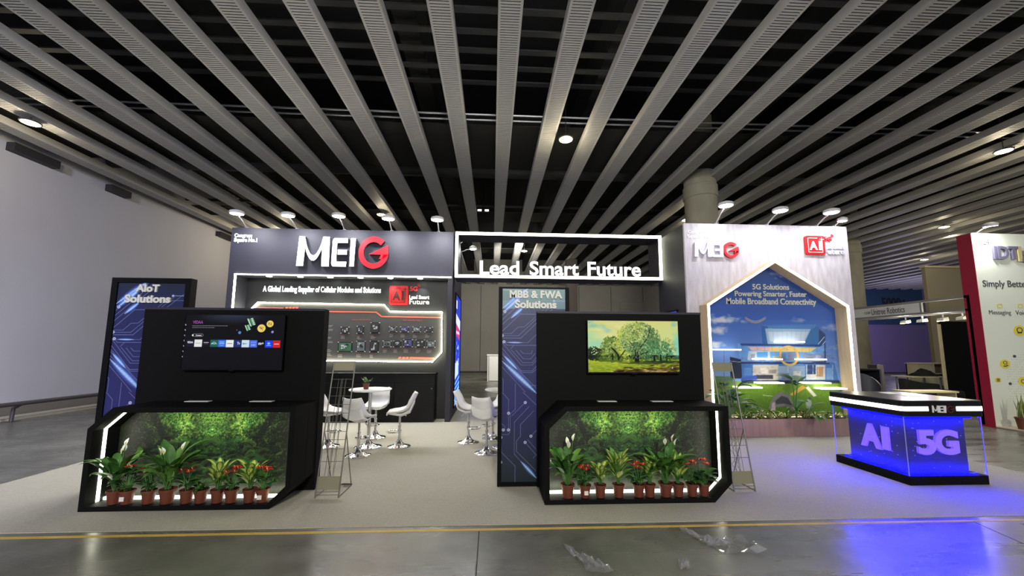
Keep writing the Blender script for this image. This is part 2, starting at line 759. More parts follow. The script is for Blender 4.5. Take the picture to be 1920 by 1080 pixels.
M_SOFFIT = mat('dark_soffit', (12, 12, 13), .9)
M_BEAMC = mat('dark_concrete_beam', (34, 34, 33), .9, noise=(2, .3, (1, 1, 1)))
struct(MB().box(XW - .3, 46, -3, YB + .3, ZC, ZC + .2).build('ceiling', M_SOFFIT), 'dark concrete ceiling above the slatted baffles')
for k in range(9):
    x = -9.6 + 4 * k
    struct(MB().box(x - .2, x + .2, -3, YB, 7.5, ZC).build('trim_%d' % (k + 2), M_BEAMC), 'dark concrete ceiling beam')
struct(MB().box(XW, 46, 10.6, 11.0, 7.7, ZC).build('trim_11', M_BEAMC), 'dark concrete cross beam')

# ---- slatted ceiling baffles, one every metre
M_BAFF = mat('baffle_grey_metal', (180, 179, 176), .55, noise=(1.2, .06, (1, .2, 1)))
M_BAFFIN = mat('baffle_inside', (8, 8, 8), .9)
bf = MB()
W2 = .17
for sx in (-1, 1):
    bf.box(sx * W2 - .006, sx * W2 + .006, -2.5, YB - .05, 0, .16)
    bf.box(sx * W2 - (.03 if sx > 0 else 0), sx * W2 + (.03 if sx < 0 else 0), -2.5, YB - .05, 0, .008)
bf.box(-W2 + .006, W2 - .006, -2.5, YB - .05, .022, .03, 1)
y = -2.4
while y < YB - .1:
    bf.box(-W2 + .02, W2 - .02, y, y + .033, .001, .006)
    y += .049
baff0 = None
for i in range(-11, 34):
    if i == 0:
        lab = 'slatted grey ceiling baffle running straight up the middle of the view'
    elif i < 0:
        lab = 'slatted grey ceiling baffle, %s to the left of the middle one' % ORD[-i]
    elif i <= 30:
        lab = 'slatted grey ceiling baffle, %s to the right of the middle one' % ORD[i]
    else:
        lab = 'slatted grey ceiling baffle at the far right edge, %s beyond the purple-lit wall' % ORD[i - 30]
    if baff0 is None:
        baff0 = bf.build('ceiling_baffle', [M_BAFF, M_BAFFIN])
        o = baff0
    else:
        o = baff0.copy()
        COL.objects.link(o)
    o.location = (.21 + i, 0, 6.5)
    tag(o, lab, 'ceiling baffle', 'slatted ceiling baffles')

# ---- pipes and ducts above the baffles
M_PIPE = mat('galvanised_pipe', (150, 150, 152), .4, .6)
M_DUCT = mat('grey_duct', (60, 60, 58), .7)
for Y, lab in ((8.02, 'thin bright conduit pipe above the baffles, nearer of the pair'),
               (8.22, 'thin bright conduit pipe above the baffles, farther of the pair')):
    tag(MB().tube([(XW + .02, Y, 6.8), (30, Y, 6.8)], .022).build('conduit_pipe', M_PIPE, smooth=True), lab, 'pipe', 'conduit pipes')
tag(MB().tube([(XW + .02, 11.7, 7.2), (30, 11.7, 7.2)], .16, 14).build('air_duct', M_DUCT, smooth=True),
    'thick round grey duct crossing above the baffles', 'duct')
tag(MB().tube([(XW + .02, 14.6, 7.2), (30, 14.6, 7.2)], .05, 10).build('water_pipe', M_DUCT, smooth=True),
    'medium grey pipe crossing above the baffles behind the thick duct', 'pipe')
M_TRAY = mat('cable_tray', (40, 40, 43), .6)
for k in range(9):
    Y = 4.1 + .45 * k
    lab = 'narrow dark cable tray above the baffles, %s from the front' % ORD[k + 1]
    tag(MB().box(XW + .02, 26, Y, Y + .12, 7.35, 7.38).build('cable_tray', M_TRAY), lab, 'cable tray', 'dark cable trays')
for x, Y, lab in ((FL(1218, 263, 6.9)[0], FL(1218, 263, 6.9)[1], 'round dark loudspeaker dome between baffles right of the centre'),
                  (FL(325, 235, 6.9)[0], FL(325, 235, 6.9)[1], 'round dark loudspeaker dome between baffles on the left')):
    t = thing('ceiling_loudspeaker', lab, 'ceiling loudspeaker', (x, Y, 6.9), group='ceiling loudspeakers')
    MB().lathe([(.02, -.03), (.11, -.02), (.15, .04), (.16, .12)]).build('dome', M_TRAY, t, smooth=True)
    MB().tube([(0, 0, .1), (0, 0, 1.5)], .012, 6).build('drop_rod', M_TRAY, t)
px0, py0 = FL(906, 395, 6.75)
t = thing('emergency_light', 'small black emergency lamp with two white eyes under the ceiling', 'emergency light', (px0, py0, 6.75))
MB().box(-.28, .28, 0, .12, -.1, .12).build('housing', M_BLACK, t)
for sx in (-.13, .13):
    MB().box(sx - .07, sx + .07, -.02, .0, -.02, .04).build('lens', mat('emergency_lens', (255, 255, 255), .4, emit=(255, 255, 255), strength=3), t)
MB().tube([(0, .06, .1), (0, .06, 1.6)], .01, 6).build('drop_rod', M_BLACK, t)

M_PLATE = mat('dark_ceiling_plate', (15, 14, 12), .8)
for k, (ya, yb) in enumerate(((8.34, 10.5), (14.0, 15.0), (19.2, 20.2))):
    struct(MB().box(XW, 30, ya, yb, 6.75, 6.77).build('trim_%d' % (k + 12), M_PLATE), 'dark plain ceiling plate carrying the downlights')
# ---- warm downlights between the baffles
for (px_, py_, rod, lab) in ((1061, 262, 1.9, 'warm ceiling downlight nearest the middle of the view'),
                         (57, 231, .1, 'warm ceiling downlight at the upper left edge'),
                         (1882, 284, 1.9, 'warm ceiling downlight at the upper right edge'),
                         (715, 403, 1.9, 'warm ceiling downlight behind the dark logo wall'),
                         (1287, 413, 1.9, 'warm ceiling downlight beside the concrete column behind the white wall'),
                         (983, 471, 1.9, 'warm ceiling downlight seen through the white glowing frame'),
                         (1770, 426, .1, 'warm ceiling downlight in the right background, upper of two'),
                         (1733, 487, .1, 'warm ceiling downlight in the right background, lower of two')):
    x, Y = FL(px_, py_, 6.37)
    t = thing('ceiling_downlight', lab, 'ceiling light', (x, Y, 6.37), group='warm ceiling downlights')
    MB().lathe([(.155, .0), (.165, .004), (.165, .03), (.12, .045), (.03, .05)], n=28).build('housing', M_TRAY, t, smooth=True)
    MB().lathe([(.02, -.028), (.09, -.02), (.135, -.004), (.15, .003)], n=28).build('diffuser', M_WARMGLOW, t, smooth=True)
    MB().tube([(0, 0, .045), (0, 0, .045 + rod)], .008, 6).build('drop_rod', M_TRAY, t)
    lamp('downlight_glow', 'POINT', (x, Y, 6.26), 42 if Y < 12 else 26, (1, .86, .58), .12)

x, Y = -9.0, 16.6
t = thing('ceiling_downlight', 'warm ceiling downlight hidden behind the dark logo wall, beside the left hall wall', 'ceiling light', (x, Y, 6.3), group='warm ceiling downlights')
MB().lathe([(.155, .0), (.165, .004), (.165, .03), (.12, .045), (.03, .05)], n=28).build('housing', M_TRAY, t, smooth=True)
MB().lathe([(.02, -.028), (.09, -.02), (.135, -.004), (.15, .003)], n=28).build('diffuser', M_WARMGLOW, t, smooth=True)
MB().tube([(0, 0, .045), (0, 0, 2.1)], .008, 6).build('drop_rod', M_TRAY, t)
lamp('downlight_glow', 'POINT', (x, Y, 6.1), 110, (1, .86, .58), .12)

# ---- columns
for (cx, cy, lab) in ((5.95, 10.5, 'round concrete column rising behind the white stand wall'),
                      (15.95, 16.3, 'round concrete column to the right of the white stand wall')):
    t = thing('concrete_column', lab, 'column', (cx, cy, 0), group='round concrete columns')
    MB().lathe([(.43, .0065), (.43, 6.0), (.46, 6.02), (.46, 6.35), (.43, 6.37), (.43, ZC)], n=40).build('shaft', M_CONC, t, smooth=True)
cxa, cxb = AT(1064, 560, 20)[0], AT(1083, 560, 20)[0]
tag(MB().box(cxa, cxb, 20, 20.6, 0, 6.45).build('square_column', mat('brown_column', (62, 56, 50), .7)),
    'square brown column far behind the middle blue banner tower', 'column')

# ---- far furniture and fittings of the hall
v0, v1, v2, v3 = BOX(1163, 567, 1210, 592, YB)
t = thing('wall_vent', 'horizontal louvred vent in the grey back wall', 'vent', ((v0 + v1) / 2, YB, v2))
w_, h_ = v1 - v0, v3 - v2
MB().ring([(-w_ / 2, 0), (w_ / 2, 0), (w_ / 2, h_), (-w_ / 2, h_)],
          [(-w_ / 2 + .06, .06), (w_ / 2 - .06, .06), (w_ / 2 - .06, h_ - .06), (-w_ / 2 + .06, h_ - .06)], -.05, 0).build('frame', M_BACK, t)
g = MB()
for k in range(8):
    z = .1 + (h_ - .2) * k / 7
    g.box(-w_ / 2 + .05, w_ / 2 - .05, -.045, -.01, z - .03, z + .03)
g.build('louvre', mat('vent_slats', (150, 146, 138), .6), t)
a, b = AT(913, 664.5, 21)
t = thing('reception_counter', 'white reception counter standing far behind the stand', 'counter', (a, 21, 0))
MB().box(.12, 1.3, .03, .6, .02, b - .06).build('body', M_WHITE, t)
MB().box(.03, .09, .03, .6, 0, b - .06).build('side_panel', M_WHITE, t)
MB().box(0, 1.36, 0, .65, b - .06, b).build('worktop', M_WHITE, t)

# railing along the left wall
t = thing('bumper_rail', 'low grey metal rail on bent posts along the left wall', 'railing', (0, 0, 0))
rx, ry = FL(24, 791)
rx2, ry2 = FL(166, 765)
dy = ry2 - ry
zr = CAMH + (AX(26, 757, rx)[1] - CAMH)
M_RAIL = mat('rail_grey_metal', (96, 92, 98), .4, .5)
MB().tube([(rx + .1, -4, zr), (rx + .1, 27, zr)], .05, 12).build('handrail', M_RAIL, t, smooth=True)
for k in range(-4, 7):
    Y = ry + k * dy
    if -4 < Y < 27:
        MB().tube([(rx - .04, Y, .004), (rx - .03, Y, zr * .75), (rx + .02, Y, zr - .08), (rx + .1, Y, zr - .03)], .036, 10).build('post', M_RAIL, t, smooth=True)
        MB().box(rx - .14, rx + .06, Y - .1, Y + .1, 0, .012).build('foot_plate', M_RAIL, t)
for (x, y, x2, y2, lab) in ((10, 281, 100, 300, 'nearest'), (197, 353, 235, 360, 'middle'), (405, 432, 432, 438, 'farthest')):
    ya, za = AX(x, y, XW)
    yb, zb = AX(x2, y2, XW)
    tag(MB().box(XW, XW + .2, ya, yb, 6.3, 6.5).build('wall_bracket', M_TRAY),
        'dark bracket under the baffles at the top of the left wall, %s of three' % lab, 'bracket', 'brackets on the left wall')

# scraps of clear film on the concrete
M_FILM = mat_glass('clear_plastic_film', (.95, .95, .95), .22)
_n = M_FILM.node_tree
_d = _n.nodes.new('ShaderNodeBsdfDiffuse')
_d.inputs[0].default_value = (.75, .75, .75, 1)
_x = _n.nodes.new('ShaderNodeMixShader')
_x.inputs[0].default_value = .12
_src = _n.nodes['Material Output'].inputs[0].links[0].from_socket
_n.links.new(_src, _x.inputs[1])
_n.links.new(_d.outputs[0], _x.inputs[2])
_n.links.new(_x.outputs[0], _n.nodes['Material Output'].inputs[0])
rs = random.Random(5)
for (pts, lab) in (([(1272, 995), (1300, 1008), (1325, 1025), (1352, 1022), (1392, 1012), (1440, 1038), (1360, 1040)],
                    'crumpled strip of clear plastic film on the concrete, right of centre'),
                   ([(1056, 1028), (1080, 1040), (1128, 1056), (1160, 1079), (1105, 1079), (1082, 1052)],
                    'crumpled strip of clear plastic film at the bottom edge of the floor'),
                   ([(1272, 1060), (1292, 1056), (1294, 1066), (1274, 1070)],
                    'small scrap of clear plastic film on the concrete')):
    P = [FL(*p) for p in pts]
    cx = sum(p[0] for p in P) / len(P)
    cy = sum(p[1] for p in P) / len(P)
    g = MB()
    k = len(P)
    for rr0, rr1 in ((0, .2), (.2, .4), (.4, .6), (.6, .8), (.8, 1)):
        for j in range(k):
            a, b = P[j], P[(j + 1) % k]
            for s0, s1 in ((0, .25), (.25, .5), (.5, .75), (.75, 1)):
                q = []
                for (rr, s_) in ((rr0, s0), (rr1, s0), (rr1, s1), (rr0, s1)):
                    ex, ey = a[0] * (1 - s_) + b[0] * s_, a[1] * (1 - s_) + b[1] * s_
                    hh = random.Random(int(rr * 100) * 97 + j * 13 + int(s_ * 4 + .1) * 5 if s_ < 1 else int(rr * 100) * 97 + ((j + 1) % k) * 13).random()
                    q.append((cx + (ex - cx) * rr, cy + (ey - cy) * rr, .003 + .06 * hh * hh))
                g.face(q)
    tag(g.build('plastic_film', M_FILM), lab, 'plastic film', 'clear plastic film scraps')

# ================================================================== THE DARK LOGO WALL
YW = 9.35
t = thing('logo_wall', 'tall dark grey stand wall with the big lit logo and a recessed lower half', 'exhibition wall', (-3.6, 9.4, 0))
wx0, wx1 = -6.23, -.97
g = MB()
OX, OY = 3.6, -9.4                              # local frame of the thing


def loc(mb, dx, dy, dz=0):
    mb.v = [(x + dx, y + dy, z + dz) for x, y, z in mb.v]
    return mb


g.box(wx0, wx1, YW, 9.8, 3.41, 4.55)
g.box(wx0, -6.04, YW, 9.8, .0065, 3.41)
g.box(-1.085, wx1, YW, 9.8, .0065, 3.41)
g.box(wx0, wx1, 9.8, 11.95, .0065, 4.55)
loc(g, OX, OY).build('wall_body', M_BLACK2, t)
M_RECESS = mat('recess_black_board', (15, 15, 15), .5)
loc(MB().box(-6.04, -1.085, 9.77, 9.799, .0065, 3.41), OX, OY).build('recess_panel', M_RECESS, t)
g = MB().box(-6.07, -1.0, YW - .03, YW - .002, 3.405, 3.43).box(-6.07, -6.035, YW - .03, YW - .002, .007, 3.43)
loc(g, OX, OY).build('led_strip', M_LED, t)
M_SPOTGLOW = mat('recess_spot_glass', (255, 255, 255), .4, emit=(240, 255, 245), strength=14)
for x in (504.8, 563.2, 619.4, 676.2, 732, 787.8):
    X = AT(x, 518, 9.5)[0]
    loc(MB().lathe([(.055, 0), (.065, .004), (.065, .012)], (X, 9.5, 3.398)), OX, OY).build('downlight', M_SPOTGLOW, t)
    lamp('recess_spot', 'SPOT', (X, 9.52, 3.37), 30, (.92, 1, .95), .03, (X, 9.75, 2.6), 1.5, .8)
g = MB()
for s, b in (('Congress', (439.7, 438.2, 473.8, 447)), ('Square No.1', (439, 446.6, 483, 455.6))):
    text_on(g, s, *BOX(*b, YW), YW - .002, .012, bold=.03)
loc(g, OX, OY).build('location_lettering', M_LETTER, t)
g = text_on(MB(), 'A Global Leading Supplier of Cellular Modules and Solutions', *BOX(492.2, 538.5, 714.5, 550, 9.76), 9.769, .012, bold=.03)
loc(g, OX, OY).build('slogan_lettering', mat('lettering_bright', (250, 250, 250), .5, emit=(255, 255, 255), strength=.25), t)

# ---- big logo sign
M_SIGNW = mat('lit_sign_white', (255, 255, 255), .4, emit=(250, 250, 255), strength=1.9)
M_SIGNR = mat('lit_sign_red', (230, 10, 25), .4, emit=(255, 8, 26), strength=1.25)
M_SIGNSIDE = mat('sign_side_dark', (50, 50, 56), .5)


def logo_sign(label, boxes, w, d, off, mw, mr, group=None, side=None, face='front'):
    u0, u1, v0, v1 = boxes[0]
    base = ((u0 + boxes[3][1]) / 2, w, v0) if face == 'front' else (w, (u0 + boxes[3][1]) / 2, v0)
    s = thing('logo_sign', label, 'sign', base, group=group)
    for nm, shp, b, mm in (('letter_m', logo_m(), boxes[0], mw), ('letter_e', logo_e(), boxes[1], mw),
                           ('letter_i', logo_i(), boxes[2], mw), ('letter_g', logo_g(), boxes[3], mr)):
        g = MB()
        for lp in shp:
            shape_on(g, lp, *b, w - off, d, face)
        g.v = [(x - base[0], y - base[1], z - base[2]) for x, y, z in g.v]
        o = g.build(nm, mm, s)
        if side is not None:
            split_sides(o, side)
    return s


logo_sign('big glowing logo sign with white MEI and red G on the dark wall',
          [BOX(555.5, 444.5, 620, 498.5, YW - .1), BOX(621, 447, 653, 499.7, YW - .1), BOX(655.3, 447.5, 667.6, 499.8, YW - .1),
           BOX(671, 444.6, 729.6, 503, YW - .1)], YW, .11, .003, M_SIGNW, M_SIGNR, None, M_SIGNSIDE)


# ---- AI badge sign
M_BADGE = mat('badge_red', (205, 22, 24), .35)
M_BADGEDARK = mat('badge_dark_inlay', (48, 6, 8), .5)
M_BADGELIGHT = mat('badge_white_inlay', (238, 214, 216), .5)
M_RED = mat('sign_red', (200, 30, 36), .45)


def badge_sign(label, bb, b5, bl, bf, w, inlay, words, group):
    u0, u1, v0, v1 = BOX(*bb, w)
    base = (u0, w, v0)
    s = thing('badge_sign', label, 'sign', base, group=group)

    def put(g, nm, m):
        g.v = [(x - base[0], y - base[1], z - base[2]) for x, y, z in g.v]
        g.build(nm, m, s)
    put(shape_on(MB(), [rrect(0, 1, 0, 1, .1)], u0, u1, v0, v1, w - .004, .05), 'plate', M_BADGE)
    g = MB()
    U = lambda q: u0 + (u1 - u0) * q
    V = lambda q: v0 + (v1 - v0) * q
    text_on(g, 'A', U(.17), U(.59), V(.23), V(.70), w - .054, .012, bold=.03)
    text_on(g, 'I', U(.66), U(.79), V(.23), V(.72), w - .054, .012, bold=.03)
    for q in ((.10, .60, .855, .885), (.10, .13, .10, .885), (.10, .86, .10, .13), (.83, .86, .10, .76),
              (.72, .94, .80, .83), (.815, .845, .72, .92)):
        g.box(U(q[0]), U(q[1]), w - .062, w - .055, V(q[2]), V(q[3]))
    put(g, 'ai_inlay', inlay)
    g = MB()
    a, b, c, d = BOX(*b5, w)
    text_on(g, '5G', a, b, c, d, w - .004, .03, bold=.03)
    for k in (1, 2):
        r = (b - a) * .16 * k
        pts = [(b - (b - a) * .02 + r * math.cos(math.radians(q)), w - .02, d + (d - c) * .02 + r * math.sin(math.radians(q))) for q in range(-10, 105, 23)]
        g.tube(pts, .012, 5)
    put(g, 'five_g_lettering', M_RED)
    g = text_on(MB(), 'Lead Smart', *BOX(*bl, w), w - .004, .03, bold=.025)
    text_on(g, 'Future', *BOX(*bf, w), w - .004, .03, bold=.01)
    put(g, 'slogan_lettering', words)
    return s


badge_sign('red square AI badge sign with dark letters on the black recess', (730.5, 536.5, 766.5, 571.5), (768.8, 537.5, 783.2, 546),
           (767.8, 554, 805, 560.8), (767.8, 562, 805, 570.3), 9.769, M_BADGEDARK, M_LETTER, None)

# ---- module board with glowing border
YP = 9.70
M_BOARD = mat('charcoal_display_panel', (50, 49, 46), .55)
M_STRIPE = mat('printed_red_stripe', (214, 86, 66), .5, emit=(214, 86, 66), strength=.25)
M_CAP = mat('printed_caption_grey', (120, 116, 112), .6)
M_CAPR = mat('printed_caption_red', (120, 52, 48), .6)
M_LEDB = mat('board_led_border', (255, 255, 255), .4, emit=(255, 253, 226), strength=42)
ply = [AT(*p, YP) for p in ((485.3, 566.6), (721.3, 571), (731.6, 583.6), (829.6, 584.6), (828.8, 660.6), (811.3, 679.4), (462, 675.5), (446, 660), (450, 600))]
cxm = sum(p[0] for p in ply) / len(ply)
czm = sum(p[1] for p in ply) / len(ply)


def inset(poly, d):
    out = []
    k = len(poly)
    area = sum(poly[i][0] * poly[(i + 1) % k][1] - poly[(i + 1) % k][0] * poly[i][1] for i in range(k))
    sg = 1 if area > 0 else -1
    for i in range(k):
        p0, p1, p2 = Vector(poly[i - 1]), Vector(poly[i]), Vector(poly[(i + 1) % k])
        e1, e2 = (p1 - p0).normalized(), (p2 - p1).normalized()
        n1, n2 = Vector((-e1.y, e1.x)) * sg, Vector((-e2.y, e2.x)) * sg
        b = (n1 + n2)
        b = b / max(b.dot(n1), .3)
        out.append(tuple(p1 + b * d))
    return out


t = thing('display_board', 'charcoal board of mounted circuit modules with a glowing white border', 'display board', (cxm, 9.77, czm))
g = MB().prism(ply, YP, 9.768)


def stripe(mb, pts, wd, m):
    for a, b in zip(pts, pts[1:]):
        a, b = Vector(a), Vector(b)
        e = (b - a).normalized()
        nn = Vector((-e.y, e.x)) * wd / 2
        a2, b2 = a - e * wd * .3, b + e * wd * .3
        mb.prism([tuple(a2 - nn), tuple(b2 - nn), tuple(b2 + nn), tuple(a2 + nn)], YP - .004, YP + .001, 'y', m)


stripe(g, [AT(*p, YP) for p in ((612, 584.2), (705.3, 585.3), (715.6, 593.6), (829, 595.4))], .028, 1)
stripe(g, [AT(*p, YP) for p in ((486, 577.3), (531, 577.8))], .02, 1)
for k in range(4):
    for (x, y, s_) in ((535 + 6.3 * k, 577, 4.6), (746.5 + 7 * k, 670.6, 5.2)):
        P = [AT(*p, YP) for p in ((x, y + 2), (x + s_, y + 2), (x + s_ + 1.4, y - 1.6), (x + 1.4, y - 1.6))]
        g.prism(P, YP - .004, YP + .001, 'y', 1)
stripe(g, [AT(*p, YP) for p in ((775, 671), (813, 671.8))], .045, 1)
rs = random.Random(3)


def caption(x, y, n, wd, m0=None):
    for k in range(n):
        w_ = wd * (.55 + .45 * rs.random())
        a = AT(x, y + k * 2.0, YP)
        b = AT(x + w_, y + k * 2.0 + 1.0, YP)
        g.box(a[0], b[0], YP - .003, YP + .001, b[1], a[1], (3 if (k == 0 and m0) else 2))


brd = [(310, 345, 438, 440), (550, 330, 655, 445), (755, 275, 895, 440), (1035, 338, 1150, 415), (1205, 340, 1328, 418), (1388, 342, 1512, 420),
       (1570, 345, 1690, 420), (262, 570, 487, 718), (540, 553, 680, 718), (742, 550, 880, 725), (940, 552, 1070, 645), (1098, 550, 1218, 645),
       (1250, 530, 1390, 645), (1432, 535, 1570, 650), (1600, 552, 1727, 652)]
brd = [tuple(v / 8 + (600 if i % 2 == 0 else 570) for i, v in enumerate(b)) for b in brd]
for b in brd:
    caption(b[0] + .5, b[3] + 3.2, 4, 9, True)
for (x, y, n) in ((616, 610, 2), (616, 617, 2), (615, 632, 2), (615, 640, 2), (613.5, 655, 3), (613.5, 662, 3)):
    caption(x, y, n, 9)
for (x0, x1, y) in ((660, 695, 599.5), (755.5, 791, 600.8)):
    x = x0
    while x < x1:
        w_ = 3 + 5 * rs.random()
        a, b = AT(x, y - 1, YP), AT(min(x + w_, x1), y + 1, YP)
        g.box(a[0], b[0], YP - .003, YP + .001, b[1], a[1], 3)
        x += w_ + 1.2
g.v = [(x - cxm, y - 9.77, z - czm) for x, y, z in g.v]
g.build('panel', [M_BOARD, M_STRIPE, M_CAP, M_CAPR], t)
g = MB().ring(ply, inset(ply, .013), YP - .05, YP + .002)
g.v = [(x - cxm, y - 9.77, z - czm) for x, y, z in g.v]
g.build('led_border', M_LEDB, t)

M_PCB = [mat('circuit_board_black', (34, 33, 34), .5), mat('circuit_board_green', (44, 92, 58), .5), mat('circuit_board_grey', (96, 104, 104), .5),
         mat('circuit_board_blue', (62, 60, 112), .5)]
M_CHIP = mat('chip_silver', (176, 178, 176), .35, .4)
M_CHIPD = mat('chip_black', (22, 22, 24), .4)
M_ACR = mat('smoked_acrylic', (40, 40, 40), .2)
names = ['small black circuit board, first of the upper row on the glowing board', 'small black circuit board with white top chip, second of the upper row',
         'tall narrow black circuit board, third of the upper row', 'small grey-green circuit board, fourth of the upper row',
         'small blue circuit board of the upper row, fifth from the left', 'grey circuit board with broad white chip, sixth of the upper row',
         'small dark circuit board at the right end of the upper row', 'large green circuit board at the left of the lower row',
         'grey upright circuit board, second of the lower row', 'black upright circuit board with grey chips, third of the lower row',
         'pale grey circuit board, fourth of the lower row', 'black circuit board with two white chips, fifth of the lower row',
         'larger blue circuit board, sixth of the lower row', 'black circuit board with scattered white chips, seventh of the lower row',
         'small dark grey circuit board at the right end of the lower row']
kinds = [0, 0, 0, 2, 3, 2, 0, 1, 2, 0, 2, 0, 3, 0, 2]
for b, lab, kd in zip(brd, names, kinds):
    a0, a1, b0, b1 = BOX(*b, YP - .03)
    cx, cz = (a0 + a1) / 2, b0
    w_, h_ = a1 - a0, b1 - b0
    t = thing('circuit_board', lab, 'circuit board', (cx, YP, cz), group='circuit boards on the glowing board')
    MB().box(-w_ / 2, w_ / 2, -.022, -.016, 0, h_).build('acrylic_plate', M_ACR, t)
    g = MB().box(-w_ * .42, w_ * .42, -.034, -.026, h_ * .1, h_ * .9)
    g.build('board', M_PCB[kd], t)
    g = MB()
    for _ in range(7):
        x, z = rs.uniform(-.36, .2) * w_, rs.uniform(.14, .7) * h_
        s1, s2 = rs.uniform(.08, .24) * w_, rs.uniform(.1, .24) * h_
        g.box(x, min(x + s1, w_ * .4), -.043 - .002 * _, -.034, z, min(z + s2, h_ * .88), 0 if rs.random() < .55 else 1)
    g.build('chips', [M_CHIP, M_CHIPD], t)
    for sx in (-.47, .47):
        for z in (.04, .96):
            MB().lathe([(.011, 0), (.011, .04)], n=8).build('standoff', M_CHIP, t).matrix_local = Matrix.Translation((sx * w_, 0, z * h_)) @ Matrix.Rotation(PI / 2, 4, 'X')

# ---- black storage counter under the board
t = thing('storage_counter', 'low black storage counter under the board of circuit modules', 'counter', (-3.6, 9.31, 0))
g = MB().box(-5.95, -1.335, 9.33, 9.765, .0065, 1.09)
loc(g, 3.6, -9.31).build('body', M_BLKGLOSS, t)
g = MB().box(-5.97, -1.32, 9.31, 9.768, 1.09, 1.124)
loc(g, 3.6, -9.31).build('worktop', M_BLACK, t)
for k in range(5):
    x0 = -5.92 + k * .915
    d_ = loc(MB().box(x0 + .006, x0 + .909, 9.312, 9.329, .06, .9), 3.6, -9.31).build('door', M_BLKGLOSS, t)
    loc(MB().lathe([(.012, 0), (.012, .006)], (0, 0, 0), 10), 0, 0)
    l_ = MB().box(x0 + .85 + 3.6, x0 + .875 + 3.6, -.006, .002, .76, .785).build('lock', M_CHROME, d_)

# ---- blue video walls on the inner side faces
M_VID = mat_attr('blue_video_wall_picture', True, 1.15)


def video_canvas():
    c = Canvas(64, 180)
    c.vgrad(0, 180, (44, 62, 196), (38, 70, 235))
    r = random.Random(2)
    c.rect(8, 8, 20, 22, (235, 240, 255))
    c.poly([(4, 30), (60, 38), (60, 56), (4, 46)], (226, 232, 250))
    c.poly([(10, 48), (56, 56), (56, 74), (10, 66)], (214, 60, 110))
    for k in range(4):
        c.line((14 + 10 * k, 60), (18 + 10 * k, 62), 4, (255, 255, 255))
    for k in range(26):
        x, y = r.uniform(20, 50), r.uniform(80, 118)
        c.line((x, y), (x + r.uniform(-6, 6), y + r.uniform(-10, 10)), r.uniform(1, 4), (190, 235, 255) if k % 3 else (20, 26, 80))
    c.poly([(4, 112), (44, 108), (46, 132), (4, 138)], (205, 226, 250))
    for k in range(3):
        c.line((2, 146 - k * 3 + k * 10), (60, 138 + k * 9), 2.6, (140, 225, 255))
    for k in range(5):
        c.line((2, 166 + k * 3), (60, 150 + k * 6), 1.4, (150, 255, 250))
    return c


vc = video_canvas()
ya, yb = 10.1, 11.77
t = thing('video_wall', 'tall blue video wall screen on the right side of the dark logo wall', 'screen', (-.97, 10.1, .2))
MB().ring([(0, 0), (yb - ya, 0), (yb - ya, 2.96), (0, 2.96)], [(.03, .03), (yb - ya - .03, .03), (yb - ya - .03, 2.93), (.03, 2.93)], 0.001, .03, 'x').build('bezel', M_BLACK, t)
vc.build('picture', .03, yb - ya - .03, .03, 2.93, .012, M_VID, 'right', t)
t = thing('video_wall', 'blue video wall screen on the dark side of the white wall, only its top corner visible', 'screen', (4.23, 8.62, .2))
MB().ring([(0, 0), (.75, 0), (.75, 2.42), (0, 2.42)], [(.03, .03), (.72, .03), (.72, 2.39), (.03, 2.39)], -.03, -.001, 'x').build('bezel', M_BLACK, t)
vc.build('picture', .72, .03, .03, 2.39, -.012, M_VID, 'left', t)

# ---- the glowing bridge frame
fx0, fx1, fz0, fz1 = -.925, 4.228, 3.42, 4.56
t = thing('bridge_frame', 'rectangular dark frame bridging the two walls, outlined by a glowing white tube', 'frame', (1.65, 9.35, fz0))
rc = lambda i: [(fx0 - 1.65 + i, i), (fx1 - 1.65 - i, i), (fx1 - 1.65 - i, fz1 - fz0 - i), (fx0 - 1.65 + i, fz1 - fz0 - i)]
MB().ring(rc(0), rc(.075), .012, .65).build('box_frame', M_BLACK2, t)
MB().ring(rc(.004), rc(.07), -.02, .012).build('led_border', mat('frame_led_tube', (255, 255, 255), .4, emit=(255, 255, 222), strength=7), t)
MB().box(fx0 - 1.65 - .04, fx0 - 1.65, .1, .5, .2, .9).build('mounting_plate', M_BLACK2, t)
t = thing('illuminated_lettering', 'glowing white words Lead Smart Future standing in the bridge frame', 'sign', (1.65, 9.4, fz0 + .075))
for s, b in (('Lead', (899.5, 490.5, 973.3, 517.4)), ('Smart', (992.9, 491.8, 1084.3, 519)), ('Future', (1101.2, 493.2, 1199.9, 519.8))):
    u0, u1, v0, v1 = BOX(*b, 9.37)
    g = text_on(MB(), s, u0 - 1.65, u1 - 1.65, .005, v1 - fz0 - .075, 0, .07, bold=.022)
    split_sides(g.build('word', M_SIGNW, t), M_SIGNSIDE)

# ---- arm spotlights


